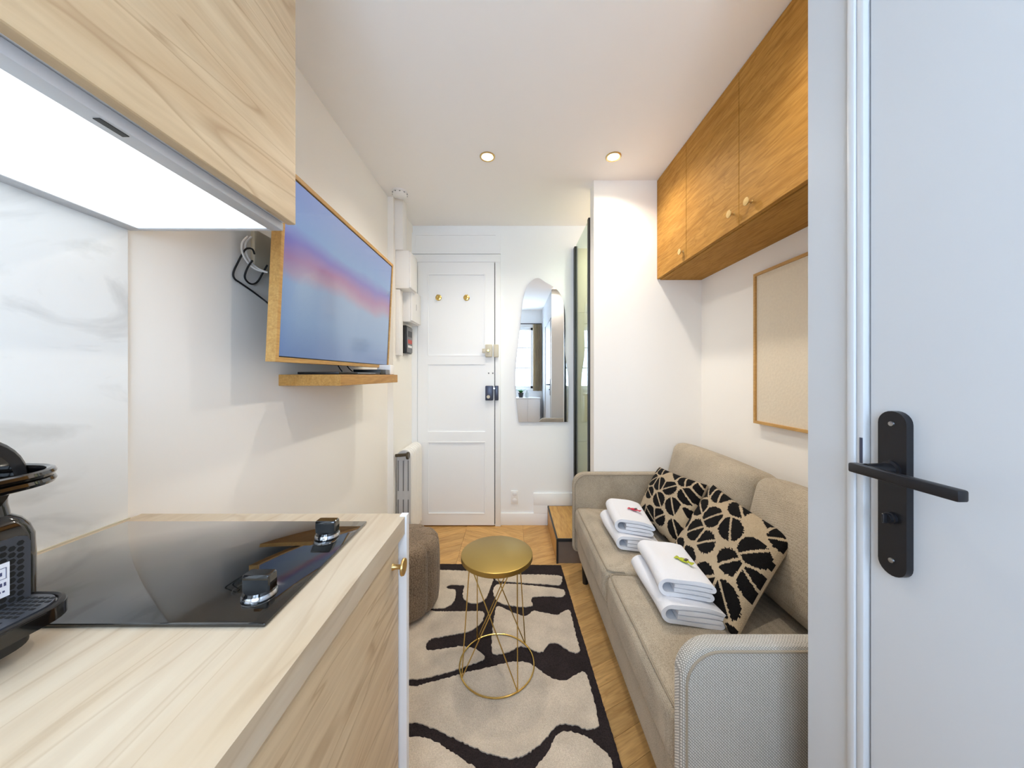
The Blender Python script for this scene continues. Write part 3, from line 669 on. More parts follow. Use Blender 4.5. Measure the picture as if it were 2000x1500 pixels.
for k, (dx, lab) in enumerate(((0, 'outer white cable hanging behind the television'), (7, 'inner white cable hanging behind the television'))):
    pts = [wallp(484 + dx, 462, 0.04), wallp(473 + dx, 475, 0.03), wallp(474 + dx, 495, 0.02), wallp(485 + dx, 514, 0.02), wallp(500 + dx, 526, 0.03), wallp(522, 532, 0.05)]
    bm = bm_new(); tube(bm, smooth_path(pts, 6), 0.003, 8); single('white_cable', bm, 'white_plastic', lab, 'cable')

SF, ST = -0.624, PZ(731.5, 1.22)
shelf = thing('wall_shelf', 'thick oak wall shelf under the television', 'shelf', (-0.74, 1.52, ST - 0.04))
part('board', bx(XL, SF, 1.22, 1.83, ST - 0.041, ST, 0.0015, 1), 'shelf_oak', shelf)
box1 = thing('set_top_box', 'flat black set-top box lying on the shelf', 'set-top box', (-0.71, 1.45, ST))
part('body', bx(-0.80, -0.645, 1.25, 1.64, ST + 0.001, ST + 0.010, 0.002), 'black_satin', box1)
part('front_strip', bx(-0.645, -0.643, 1.40, 1.58, ST + 0.005, ST + 0.008), 'steel', box1)
mo = thing('media_player', 'small dark media player at the far shelf end', 'media player', (-0.69, 1.70, ST))
part('body', bx(-0.78, -0.645, 1.645, 1.712, ST, ST + 0.026, 0.003), 'black_frame', mo); part('cap', bx(-0.78, -0.643, 1.712, 1.764, ST, ST + 0.026, 0.003), 'grey_plastic', mo)
single('white_router', bx(-0.712, -0.640, 1.768, 1.824, ST, ST + 0.052, 0.005), 'white_plastic', 'small white plastic box at the far end of the shelf', 'router')
bm = bm_new(); lathe(bm, [(0, 0), (0.012, 0), (0.012, 0.004), (0.005, 0.008), (0.005, 0.03), (0, 0.03)], (-0.80, 1.205, ST + 0.0), 'z', 16)
for k, (ya, lab) in enumerate(((1.50, 'thin black lead dropping to the set-top box'), (1.57, 'slanted black lead dropping to the media player'))):
    bm = bm_new(); tube(bm, smooth_path([(-0.79, ya, 1.33), (-0.78, ya + 0.01 * k, 1.27), (-0.77, ya + 0.02 + 0.03 * k, ST + 0.014)], 5), 0.0025, 8)
    single('thin_lead', bm, 'dark_cable', lab, 'cable')

# ------------------------------------------------------------------ boxes on the left wall, smoke detector, radiator
sd = thing('smoke_detector', 'round white smoke detector in the ceiling corner', 'smoke detector', (PX(781, 2.23), 2.23, ZC - 0.04))
bm = bm_new(); lathe(bm, [(0, 0), (0.052, 0), (0.053, -0.012), (0, -0.012)], (PX(781, 2.23), 2.23, ZC), 'z', 36); part('mount', bm, 'white_plastic', sd)
bm = bm_new(); lathe(bm, [(0, -0.012), (0.047, -0.012), (0.045, -0.026), (0.034, -0.034), (0, -0.036)], (PX(781, 2.23), 2.23, ZC), 'z', 36); part('cover', bm, 'white_plastic', sd)
bm = bm_new()
for k in range(10):
    a = 2 * PI * k / 10; box(bm, PX(781, 2.23) + 0.0465 * math.cos(a) - 0.004, PX(781, 2.23) + 0.0465 * math.cos(a) + 0.004, 2.23 + 0.0465 * math.sin(a) - 0.004, 2.23 + 0.0465 * math.sin(a) + 0.004, ZC - 0.018, ZC - 0.015)
vs_ = part('vent_slots', bm, 'grey_plastic', sd); vs_['kind'] = 'stuff'
cs = thing('cable_trunking', 'white vertical cable trunking from the ceiling', 'trunking', (-0.78, 2.34, 1.40))
part('upper_cover', bx(XJ, XJ + 0.058, 2.315, 2.40, PZ(488, 2.32), ZC, 0.003), 'white_plastic', cs)
part('lower_cover', bx(XJ, XJ + 0.03, 2.33, 2.40, 1.36, PZ(488, 2.32) - 0.27, 0.003), 'white_plastic', cs)
e1 = thing('fuse_box', 'white fuse box, the upper of two on the left wall', 'fuse box', (-0.76, 2.41, PZ(563, 2.327)))
part('body', bx(XJ, -0.715, 2.327, 2.49, PZ(563, 2.327), PZ(489, 2.327), 0.004), 'white_plastic', e1)
part('cover', bx(-0.7145, -0.703, 2.330, 2.487, PZ(561, 2.327), PZ(491, 2.327), 0.003), 'white_plastic', e1)
bm = bm_new(); lathe(bm, [(0, 0), (0.007, 0), (0.007, -0.01), (0, -0.011)], (XJ + 0.012, 2.30, PZ(546, 2.3)), 'y', 12)
e2 = thing('meter_box', 'cream meter box, the lower of two on the left wall', 'meter box', (-0.77, 2.56, PZ(628, 2.445)))
part('body', bx(XJ, -0.742, 2.445, 2.679, PZ(628, 2.445), PZ(562, 2.445), 0.004), 'white_plastic', e2)
part('lid', bx(-0.7415, -0.728, 2.448, 2.676, PZ(626, 2.445), PZ(564, 2.445), 0.003), 'white_plastic', e2)
part('slot', bx(-0.728, -0.7275, 2.55, 2.556, PZ(604, 2.5), PZ(592, 2.5)), 'grey_plastic', e2)
it = thing('electric_meter', 'black electricity meter with small display', 'meter', (-0.79, 2.54, PZ(690, 2.468)))
ih0, ih1 = PZ(690, 2.468), PZ(635, 2.468)
part('body', bx(XJ, -0.778, 2.468, 2.607, ih0, ih1, 0.006), 'black_satin', it)
part('face', bx(-0.7775, -0.772, 2.475, 2.60, ih0 + 0.01, ih1 - 0.01, 0.002), 'grey_plastic', it)
part('display', bx(-0.772, -0.771, 2.49, 2.585, ih0 + 0.075, ih0 + 0.105), 'red_led', it); part('label_plate', bx(-0.772, -0.771, 2.49, 2.585, ih0 + 0.045, ih0 + 0.062), 'white_plastic', it)
part('display', bx(-0.772, -0.771, 2.49, 2.585, ih0 + 0.125, ih0 + 0.17), 'black_satin', it)

rad = thing('radiator', 'white cast iron column radiator beside the entrance door', 'radiator', (-0.755, 2.46, 0))
RY0, RN, RP, RX0, RX1, RT = 2.315, 8, 0.040, -0.800, -0.705, 0.70
for k in range(RN):
    ya = RY0 + k * RP; bm = bm_new(); n = 10
    out = [(RX0, 0.09), (RX1, 0.09)] + [((RX0 + RX1) / 2 + (RX1 - RX0) / 2 * math.cos(a), RT - 0.045 + 0.045 * math.sin(a)) for a in [PI * q / n for q in range(n + 1)]]
    sides = [(0.004, 0.007), (0.0, 0.014), (0.0, 0.024), (0.004, 0.031)]
    cxr, czr = (RX0 + RX1) / 2, 0.4
    rings = [[(cxr + (p[0] - cxr) * (1 - 0.16 * (e > 0)), ya + dy, czr + (p[1] - czr) * (1 - 0.01 * (e > 0))) for p in out] for e, dy in sides]
    ribbon_rings(bm, rings)
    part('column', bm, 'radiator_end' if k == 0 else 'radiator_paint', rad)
bm = bm_new()
for zc0, zc1 in ((0.13, 0.36), (0.42, 0.63)):
    for xs_ in (-0.787, -0.752, -0.718): box(bm, xs_ - 0.0035, xs_ + 0.0035, RY0 + 0.0045, RY0 + 0.0065, zc0, zc1)
part('end_slots', bm, 'grey_plastic', rad)
for zz in (0.12, 0.66): part('header_pipe', tube(bm_new(), [(-0.752, RY0 + 0.01, zz), (-0.752, RY0 + RN * RP, zz)], 0.018, 12), 'radiator_paint', rad)
for ya in (RY0 + 0.03, RY0 + RN * RP - 0.06): part('foot', bx(-0.79, -0.72, ya, ya + 0.03, 0, 0.1, 0.004), 'radiator_paint', rad)
bm = bm_new(); tube(bm, [(-0.80, RY0 - 0.012, 0.668), (-0.722, RY0 - 0.012, 0.675)], 0.011, 10)
vp = part('valve', bm, 'valve_bronze', rad, 'bronze radiator valve')
bm = bm_new(); lathe(bm, [(0, 0), (0.024, 0), (0.026, 0.006), (0.024, 0.014), (0, 0.014)], (-0.722, RY0 - 0.012, 0.668), 'x', 20); part('hand_wheel', bm, 'valve_bronze', vp)

so_ = thing('wall_socket', 'small white double socket low on the end wall', 'socket', (PX(1005, YB), YB, PZ(982, YB)))
part('plate', bx(PX(998, YB), PX(1012, YB), YB - 0.009, YB, PZ(984, YB), PZ(958, YB), 0.003), 'white_plastic', so_)
for yy in (964, 977):
    bm = bm_new(); lathe(bm, [(0, -0.009), (0.019, -0.009), (0.019, -0.0095), (0.017, -0.0105), (0, -0.0105)], (PX(1005, YB), YB, PZ(yy, YB)), 'y', 20); part('outlet', bm, 'white_laminate', so_)

# ------------------------------------------------------------------ mirror
mp_ = [(1013, 824), (1009, 785), (1007, 745), (1008, 712), (1012, 675), (1016, 640), (1019, 608), (1023, 580), (1031, 558), (1042, 546), (1053, 544), (1064, 551), (1078, 559), (1091, 570), (1099, 586), (1103, 607), (1104, 645), (1103, 680), (1105, 705), (1109, 735), (1110, 775), (1109, 824)]
curve = smooth_path([(PX(x, YB - 0.012), 0, PZ(y, YB - 0.012)) for x, y in mp_], 4)
bm = prism(bm_new(), [(p.x, p.z) for p in curve], lambda p, k: (p[0], YB - (0.012 if k == 0 else 0.018), p[1]))
mir = thing('wall_mirror', 'frameless wavy outlined mirror on the end wall', 'mirror', (PX(1060, YB), YB, PZ(824, YB)))
part('glass', bm, 'mirror', mir, smooth=0)
cxm, czm = PX(1058, YB), PZ(690, YB)
bm = prism(bm_new(), [(cxm + (p.x - cxm) * 0.94, czm + (p.z - czm) * 0.97) for p in curve], lambda p, k: (p[0], YB - (0.0 if k == 0 else 0.012), p[1])); part('backing', bm, 'grey_plastic', mir)

# ------------------------------------------------------------------ shower screen and step
ss = thing('shower_screen', 'clear glass shower screen with black upright profiles', 'shower screen', (XP, 2.45, 0.16))
st_z = EYE + 1.036
part('profile', bx(XP - 0.012, XP + 0.012, YP + 0.101, YP + 0.135, 0.161, st_z, 0.002), 'black_frame', ss)
part('profile', bx(XP - 0.012, XP + 0.012, YB - 0.046, YB - 0.001, 0.161, st_z, 0.002), 'black_frame', ss)
part('pane', bx(XP - 0.004, XP + 0.004, YP + 0.135, YB - 0.046, 0.162, st_z - 0.004), 'shower_glass', ss)
tl = thing('trim_1', 'cream tiled lining inside the shower', 'trim', (0.85, 2.72, 0), kind='structure')
for k in range(4):
    for j in range(2): part('tile', bx(XP + 0.02 + j * 0.33, XP + 0.02 + (j + 1) * 0.33 - 0.002, YB - 0.010, YB - 0.001, 0.16 + k * 0.5235, 0.16 + (k + 1) * 0.5235 - 0.002), 'shower_tile', tl)
stp = thing('step_box', 'low oak topped step with black edges by the shower', 'step', (0.4, 2.45, 0))
SX0, SX1, SY0, SY1, SZ = 0.29, XP + 0.66, 2.17, YB - 0.001, 0.16
part('top', bx(SX0 + 0.008, XP + 0.66, SY0 + 0.01, SY1 - 0.0145, SZ - 0.016, SZ, 0.001, 1), 'step_oak', stp)
part('side_panel', bx(SX0, SX0 + 0.006, SY0 + 0.012, SY1 - 0.0145, 0.001, SZ - 0.012), 'step_oak', stp)
part('front_panel', bx(SX0 + 0.01, XP - 0.001 + 0.02, SY0 + 0.006, SY0 + 0.012, 0.001, SZ - 0.018), 'step_panel', stp)
bm = bx(SX0 - 0.002, SX0 + 0.008, SY0, SY1 - 0.0145, SZ - 0.014, SZ + 0.001); part('edge_trim', bm, 'black_frame', stp)
bm = bx(SX0 + 0.008, XP + 0.02, SY0, SY0 + 0.01, SZ - 0.018, SZ + 0.001); part('edge_trim', bm, 'black_frame', stp)
part('corner_trim', bx(SX0 - 0.002, SX0 + 0.010, SY0, SY0 + 0.012, 0.001, SZ - 0.014), 'black_frame', stp)

# ------------------------------------------------------------------ oak wall cabinets above the sofa, picture
RX, RZ = 0.907, PZ(547, 2.10)
rc = thing('wall_cabinet', 'long oak wall cabinet with gold knobs above the sofa', 'cabinet', (1.05, 1.37, RZ))
part('body', bx(RX + 0.021, XR - 0.001, YN + 0.001, YP - 0.001, RZ, ZC - 0.001), 'cabinet_oak', rc)
ys = [YP - 0.001, 1.747, 1.341, 0.935, YN + 0.002]
for k, (ya, yb) in enumerate(zip(ys, ys[1:])):
    d = part('door', bx(RX, RX + 0.019, yb + 0.0015, ya - 0.0015, RZ + 0.004, ZC - 0.004, 0.0012, 1), 'cabinet_oak', rc)
    if k < 3:
        kp = ((1327, 491), (1420, 420), (1453, 396))[k]; dk = (RX - 0.022) * F / (kp[0] - CX)
        knob(d, RX, min(max(dk - 0.01, yb + 0.03), ya - 0.03), PZ(kp[1], dk), -1, 0.9)
pic = thing('framed_picture', 'pale textured picture in thin oak frame above the sofa', 'picture', (XR, 1.36, 0.99))
py0, py1, pz0, pz1 = 1.10, 1.608, PZ(826, 1.608), PZ(536, 1.608)
bm = bm_new()
for a in ((py0, py0 + 0.013, pz0, pz1), (py1 - 0.013, py1, pz0, pz1), (py0 + 0.013, py1 - 0.013, pz0, pz0 + 0.013), (py0 + 0.013, py1 - 0.013, pz1 - 0.013, pz1)): box(bm, XR - 0.03, XR - 0.001, *a[:2], *a[2:], 0.001, 1)
part('frame', bm, 'frame_oak', pic); part('canvas', bx(XR - 0.022, XR - 0.001, py0 + 0.013, py1 - 0.013, pz0 + 0.013, pz1 - 0.013), 'canvas_art', pic)

# ------------------------------------------------------------------ sofa
sofa = thing('sofa', 'greige woven two-seat sofa along the right wall', 'sofa', (0.77, 1.38, 0))
AX, A0, A1, AT, AW = 0.372, 0.735, 2.088, 0.625, 0.046
def arm_profile(off=0.0, rad=0.075):
    x0, zt, zb, x1 = AX + off, AT - off, 0.14 + off, XR - 0.02 - off
    p = [(x1, zb)] + [(x1, zb + (zt - zb) * k / 8) for k in range(1, 9)] + [(x1 + (x0 + rad - x1) * k / 16, zt) for k in range(1, 17)]
    p += [(x0 + rad - (rad) * math.sin(q), zt - rad + rad * math.cos(q)) for q in [PI / 2 * k / 10 for k in range(1, 11)]]
    p += [(x0, zt - rad + (zb + 0.03 - zt + rad) * k / 8) for k in range(1, 9)] + [(x0 + 0.03 * (1 - math.cos(q)), zb + 0.03 - 0.03 * math.sin(q)) for q in [PI / 2 * k / 4 for k in range(1, 5)]]
    return p
def arm(ya, yb, mat):
    bm = bm_new(); rings = []
    for off, dy in ((0.30, 0.004), (0.10, 0.001), (0.018, 0.0), (0.010, 0.0015), (0.004, 0.005), (0.0, 0.014), (0.0, 0.02), (0.0, yb - ya - 0.02), (0.0, yb - ya - 0.014), (0.004, yb - ya - 0.005), (0.010, yb - ya - 0.0015), (0.018, yb - ya)):
        if off > 0.05: continue
        rings.append([(p[0], ya + dy, p[1]) for p in arm_profile(off)])
    ribbon_rings(bm, rings); o = part('arm', bm, mat, sofa)
    bm = bm_new(); tube(bm, [(p[0], ya + 0.001, p[1]) for p in arm_profile(0.012)], 0.0030, 8); part('piping', bm, 'piping', o)
    return o
arm_f = arm(A1 - AW, A1, 'sofa_fabric')
arm_n = arm(A0, A0 + AW, 'sofa_weave')
bm = bm_new(); puffy(bm, 0.392, XR - 0.03, A0 + AW - 0.006, A1 - AW + 0.006, 0.14, 0.28, 0.02, (0, 0, 0), 8); part('base', bm, 'sofa_fabric', sofa)
bm = bm_new(); puffy(bm, 1.06, XR - 0.012, A0 + 0.02, A1 - 0.02, 0.14, 0.70, 0.03, (0, 0, 0), 8); part('back', bm, 'sofa_fabric', sofa)
ymid = 1.362
def sag(x): return -0.055 * max(0.0, x - 0.40)                # the seat slopes gently back
for ya, yb in ((A0 + AW + 0.002, ymid - 0.002), (ymid + 0.002, A1 - AW - 0.002)):
    bm = bm_new(); puffy(bm, 0.378, 1.075, ya, yb, 0.275, 0.425, 0.035, (0.006, 0.0, 0.012), 18)
    for vv in bm.verts:
        if vv.co.z > 0.35: vv.co.z += sag(vv.co.x)
    c_ = part('seat_cushion', bm, 'sofa_fabric', sofa)
    bm = bm_new(); tube(bm, smooth_path([(0.46, ya + 0.006, 0.415), (0.403, ya + 0.012, 0.418), (0.391, ya + 0.06, 0.419), (0.3895, (ya + yb) / 2, 0.423), (0.391, yb - 0.06, 0.419), (0.403, yb - 0.012, 0.418), (0.46, yb - 0.006, 0.415)], 6), 0.0028, 6); part('piping', bm, 'piping', c_)
    bm = bm_new(); puffy(bm, -0.08, 0.08, ya + 0.002, yb - 0.002, -0.20, 0.20, 0.05, (0.03, 0, 0.008), 18)
    mt = Matrix.Translation((1.01, 0, 0.615)) @ Matrix.Rotation(math.radians(13), 4, 'Y')
    bmesh.ops.transform(bm, matrix=mt, verts=bm.verts); part('back_cushion', bm, 'sofa_fabric', sofa)
for lx_ in (0.43, 1.10):
    for ly_ in (A0 + 0.12, A1 - 0.12):
        bm = bm_new(); lathe(bm, [(0, 0), (0.016, 0), (0.022, 0.142), (0, 0.142)], (lx_, ly_, 0.0), 'z', 16); part('leg', bm, 'black_satin', sofa)

# ------------------------------------------------------------------ patterned cushions
def cushion(label, TF, TN, BN, BF, seed, th=0.065):
    rr = random.Random(seed); TF, TN, BN, BF = map(Vector, (TF, TN, BN, BF))
    discs = []
    n_ = 4
    for i in range(n_ + 1):
        for j in range(n_ + 1):
            u = (i + (0.5 if j % 2 else 0.0) + rr.uniform(-0.12, 0.12)) / n_; v_ = (j + 0.25 + rr.uniform(-0.12, 0.12)) / n_
            discs.append((u, v_, rr.uniform(0.112, 0.132), rr.choice((0.6, 0.75, 2.2, 2.4, 1.0, 0.45)), rr.random()))
    def black(u, v_):
        jit = 0.008 * math.sin(u * 190 + 3 * math.sin(v_ * 77)) + 0.006 * math.sin(v_ * 230 + u * 50)
        ds = sorted((math.hypot(u - c[0], v_ - c[1]) - c[2], k_) for k_, c in enumerate(discs))
        d, k_ = ds[0]
        if d > jit * 0.5 or ds[1][0] - d < 0.024 + jit * 0.3: return False
        cu, cv, r_, an, k = discs[k_]; s_ = (u - cu) * math.sin(an) - (v_ - cv) * math.cos(an)
        if k > 0.82 and s_ < 0: return False
        return abs(s_) > 0.011 + jit * 0.2
    n = 110; nrm = (TN - TF).cross(BF - TF).normalized()
    if nrm.x > 0: nrm = -nrm
    cen = (TF + TN + BN + BF) / 4 
    o = thing('throw_cushion', label, 'cushion', (cen.x, cen.y, 0.47), 'black and cream cushions on the sofa')
    def pt(u, v_, side):
        pin = 0.045
        uu = 0.5 + (u - 0.5) * (1 - pin * (1 - (2 * v_ - 1) ** 2) * 1.0); vv_ = 0.5 + (v_ - 0.5) * (1 - pin * (1 - (2 * u - 1) ** 2))
        p = TF * (1 - uu) * (1 - vv_) + TN * uu * (1 - vv_) + BN * uu * vv_ + BF * (1 - uu) * vv_
        a = max(0, 1 - (2 * u - 1) ** 2); c = max(0, 1 - (2 * v_ - 1) ** 2)
        return p + nrm * side * (0.006 + th * (a * c) ** 0.42)
    bm = bm_new(); grid = []
    for j in range(n + 1):
        rowv = []
        for i in range(n + 1): rowv.append(bm.verts.new(pt(i / n, j / n, 1)))
        grid.append(rowv)
    for j in range(n):
        for i in range(n):
            f = bm.faces.new((grid[j][i], grid[j][i + 1], grid[j + 1][i + 1], grid[j + 1][i])); f.material_index = 1 if black((i + 0.5) / n, (j + 0.5) / n) else 0
    part('patterned_front', bm, ['cushion_cream', 'cushion_black'], o, 'cream front tufted with black half discs', smooth=80)
    bm = bm_new(); m2 = 30; back = [[bm.verts.new(pt(i / m2, j / m2, -0.7)) for i in range(m2 + 1)] for j in range(m2 + 1)]
    for j in range(m2):
        for i in range(m2): bm.faces.new((back[j][i], back[j][i + 1], back[j + 1][i + 1], back[j + 1][i]))
    part('plain_back', bm, 'cushion_cream', o, smooth=80)
    bm = bm_new()
    loop = [(i / m2, 0) for i in range(m2)] + [(1, j / m2) for j in range(m2)] + [(1 - i / m2, 1) for i in range(m2)] + [(0, 1 - j / m2) for j in range(m2)]
    ra = [bm.verts.new(pt(u, v_, 1)) for u, v_ in loop]; rb = [bm.verts.new(pt(u, v_, -0.7)) for u, v_ in loop]
    for k in range(len(loop)): q_ = (k + 1) % len(loop); bm.faces.new((ra[k], ra[q_], rb[q_], rb[k]))
    part('side_seam', bm, 'cushion_cream', o, smooth=80)
cushion('black and cream cushion nearer the bathroom door, largest in view', (0.925, 1.535, 0.715), (0.94, 1.11, 0.675), (0.672, 1.005, 0.425), (0.655, 1.425, 0.43), 23)
cushion('black and cream cushion against the far sofa arm', (0.865, 1.955, 0.682), (0.915, 1.565, 0.705), (0.745, 1.46, 0.44), (0.70, 1.86, 0.44), 11)

# ------------------------------------------------------------------ folded towels and wrapped sweets
def towel(label, loc, rz, w_, l_, seed, t=0.0155, tilt=0.0):
    rr = random.Random(seed); hs = [t * 0.5 + k * t for k in range(4)]; e = w_ - 0.012; xl_ = 0.028
    path = [(xl_ + 0.02 + (e - xl_ - 0.02) * k / 8, hs[1]) for k in range(9)]
    path += [(e + t / 2 * math.sin(a), (hs[0] + hs[1]) / 2 + t / 2 * math.cos(a)) for a in [PI * k / 6 for k in range(1, 6)]]
    path += [(e + (xl_ - e) * k / 10, hs[0]) for k in range(11)]
    rb = (hs[3] - hs[0]) / 2
    path += [(xl_ - rb * math.sin(a), (hs[0] + hs[3]) / 2 - rb * math.cos(a)) for a in [PI * k / 12 for k in range(1, 12)]]
    path += [(xl_ + (e + 0.006 - xl_) * k / 10, hs[3]) for k in range(11)]
    path += [(e + 0.006 + t / 2 * math.sin(a), (hs[2] + hs[3]) / 2 + t / 2 * math.cos(a)) for a in [PI * k / 6 for k in range(1, 6)]]
    path += [(e + 0.006 + (xl_ + 0.02 - e - 0.006) * k / 8, hs[2]) for k in range(9)]
    P = [Vector((p[0], p[1])) for p in path]; A, Bp = [], []
    for i, p in enumerate(P):
        d = (P[min(i + 1, len(P) - 1)] - P[max(i - 1, 0)]).normalized(); nn = Vector((-d.y, d.x)) * (t * (0.40 + 0.02 * math.sin(i * 0.9))); A.append(p + nn); Bp.append(p - nn)
    ring = A + Bp[::-1]; bm = bm_new(); m_ = 14; vr = []; ph = rr.uniform(0, 6)
    for k in range(m_ + 1):
        v_ = k / m_; edge = 0.0025 * (1 if 0 < k < m_ else 0)
        rowv = []
        for q in ring:
            wob = 0.003 * math.sin(v_ * 5 + ph + q.x * 14) * min(1, q.y / 0.03); sag = -0.010 * max(0, (q.x - w_ * 0.55) / (w_ * 0.45)) ** 2 * (q.y / 0.06)
            rowv.append(bm.verts.new((q.x - w_ / 2 + 0.003 * math.sin(v_ * 4 + ph), (v_ - 0.5) * l_ + 0.003 * math.sin(q.x * 25 + q.y * 60 + ph) * (1 if k in (0, m_) else 0), q.y + wob + sag)))
        vr.append(rowv)
    nr = len(ring)
    for a, c in zip(vr, vr[1:]):
        for i in range(nr): bm.faces.new((a[i], a[(i + 1) % nr], c[(i + 1) % nr], c[i]))
    h_ = len(A)
    for rowv, flip in ((vr[0], False), (vr[-1], True)):
        for i in range(h_ - 1):
            f = (rowv[i], rowv[i + 1], rowv[nr - 2 - i], rowv[nr - 1 - i]); bm.faces.new(f[::-1] if flip else f)
    o = bpy.data.objects.new('folded_towel', finish('folded_towel', bm, 'towel', 60)); COL.objects.link(o)
    o.location = loc; o.rotation_euler = (0, tilt, rz); props(o, label, 'towel', 'folded towels on the sofa'); return o
def sweet(label, loc, rz, mat):
    t_ = thing('wrapped_sweet', label, 'sweet', loc, 'wrapped sweets on the towels')
    bm = bm_new(); rings = []
    for x, wd, h_ in ((-0.032, 0.012, 0.0006), (-0.026, 0.011, 0.0008), (-0.018, 0.004, 0.002), (-0.013, 0.009, 0.004), (0, 0.011, 0.0055), (0.013, 0.009, 0.004), (0.018, 0.004, 0.002), (0.026, 0.011, 0.0008), (0.032, 0.012, 0.0006)):
        rings.append([(x, wd * math.cos(a), 0.006 + h_ * math.sin(a)) for a in [2 * PI * k / 10 for k in range(10)]])
    ribbon_rings(bm, rings); o = part('wrapper', bm, mat, t_, local=True)
    bm = bx(0.002, 0.012, -0.0085, 0.0085, 0.0095, 0.0118, 0.0005, 1); part('print_band', bm, 'candy_dark', t_, local=True)
    t_.rotation_euler = (0, 0, rz); return t_
SZT, TLT = 0.434, math.radians(4.5)
def seat_z(x): return SZT + sag(x) + 0.004
towel('lower folded white towel of the near stack', (0.575, 1.205, seat_z(0.575)), math.radians(-3), 0.195, 0.30, 1, tilt=TLT)
towel('upper folded white towel of the near stack, under the green sweet', (0.580, 1.222, seat_z(0.58) + 0.0635), math.radians(-6), 0.170, 0.265, 2, tilt=TLT)
towel('lower folded white towel of the stack near the far arm', (0.565, 1.655, seat_z(0.565)), math.radians(-2), 0.19, 0.30, 3, tilt=TLT)
towel('upper folded white towel of the far stack, under the red sweet', (0.572, 1.665, seat_z(0.572) + 0.0635), math.radians(-8), 0.170, 0.265, 4, tilt=TLT)
sweet('green wrapped sweet on the near towel stack', (0.618, 1.205, seat_z(0.618) + 0.1235), math.radians(-52), 'candy_green')
sweet('red wrapped sweet on the far towel stack', (0.605, 1.66, seat_z(0.605) + 0.1235), math.radians(-40), 'candy_red')

# ------------------------------------------------------------------ rug
RZ0, RZ1 = 0.009, 0.013
rug = thing('rug', 'beige and charcoal abstract tufted rug', 'rug', (-0.25, 1.45, 0))
def fl(zx, zy, z=RZ1):                                       # point of the crop traced from the photograph, put on the rug's plane
    x, y = 780 + zx / 3, 1000 + zy / 3; d = (EYE - z) * F / (y - HY); return (PX(x, d), d)
xr_far, xr_near = 0.312, 0.348
def edge_x(y): return xr_near + (xr_far - xr_near) * (y - 0.80) / (2.14 - 0.80)
corners = [(-0.80, 0.80), (edge_x(0.80), 0.80), (edge_x(2.14), 2.14), (-0.80, 2.16)]
per = []
for a, c in zip(corners, corners[1:] + corners[:1]):
    nseg = max(2, int(math.hypot(c[0] - a[0], c[1] - a[1]) / 0.01))
    for k in range(nseg): t_ = k / nseg; per.append((a[0] + (c[0] - a[0]) * t_ + R.uniform(-0.0012, 0.0012), a[1] + (c[1] - a[1]) * t_ + R.uniform(-0.0012, 0.0012)))
part('charcoal_ground', prism(bm_new(), per, lambda p, k: (p[0], p[1], 0.0005 if k == 0 else RZ0)), 'rug_dark', rug, 'charcoal pile', smooth=0)
W = -1200
patches = [
 [(W, 338), (100, 338), (400, 345), (540, 378), (537, 430), (520, 480), (490, 520), (440, 535), (400, 525), (375, 500), (372, 470), (380, 432), (355, 428), (300, 426), (275, 438), (290, 450), (325, 455), (332, 480), (325, 510), (305, 540), (275, 555), (245, 562), (100, 565), (W, 565)],
 [(565, 390), (600, 372), (760, 365), (935, 372), (953, 390), (950, 415), (930, 427), (880, 424), (740, 414), (600, 405), (575, 402)],
 [(575, 425), (640, 420), (800, 432), (945, 450), (970, 467), (968, 485), (945, 497), (880, 492), (805, 494), (780, 500), (772, 520), (783, 543), (760, 552), (720, 555), (640, 545), (590, 530), (560, 500), (550, 465), (557, 440)],
 [(558, 600), (565, 565), (580, 550), (620, 565), (670, 590), (735, 608), (770, 588), (790, 578), (830, 585), (890, 598), (930, 600), (965, 580), (990, 572), (1005, 590), (1015, 640), (1035, 720), (1055, 790), (1058, 812), (1040, 822), (1010, 818), (975, 800), (940, 775), (890, 765), (860, 790), (840, 815), (800, 815), (760, 795), (720, 785), (690, 790), (650, 815), (610, 825), (570, 832), (545, 820), (540, 780), (545, 700), (550, 650)],
 [(W, 582), (250, 582), (400, 580), (488, 583), (495, 610), (485, 640), (460, 665), (430, 690), (380, 705), (300, 720), (220, 735), (190, 740), (165, 760), (158, 790), (170, 810), (220, 805), (300, 795), (350, 785), (400, 790), (450, 805), (490, 835), (500, 850), (480, 870), (420, 890), (350, 915), (250, 945), (150, 970), (60, 978), (W, 985)],
 [(W, 1030), (60, 1020), (150, 1005), (250, 980), (350, 950), (450, 925), (560, 900), (640, 880), (700, 875), (760, 885), (820, 925), (870, 960), (930, 985), (980, 985), (1030, 955), (1070, 935), (1095, 945), (1110, 985), (1125, 1040), (1140, 1100), (1155, 1180), (1170, 1240), (1165, 1256), (1130, 1268), (1090, 1268), (1040, 1250), (980, 1240), (930, 1245), (900, 1270), (870, 1310), (830, 1350), (790, 1385), (740, 1420), (690, 1435), (640, 1440), (580, 1430), (520, 1410), (440, 1375), (370, 1345), (300, 1310), (220, 1275), (150, 1250), (60, 1232), (W, 1225)],
 [(W, 1310), (60, 1315), (150, 1325), (220, 1350), (280, 1385), (340, 1425), (400, 1465), (450, 1500), (490, 1580), (500, 1700), (500, 2120), (W, 2120)],
 [(800, 1500), (850, 1440), (890, 1370), (910, 1320), (940, 1295), (990, 1285), (1060, 1300), (1110, 1325), (1160, 1365), (1210, 1410), (1238, 1450), (1258, 1520), (1275, 1700), (1300, 2120), (790, 2120), (780, 1650)]]
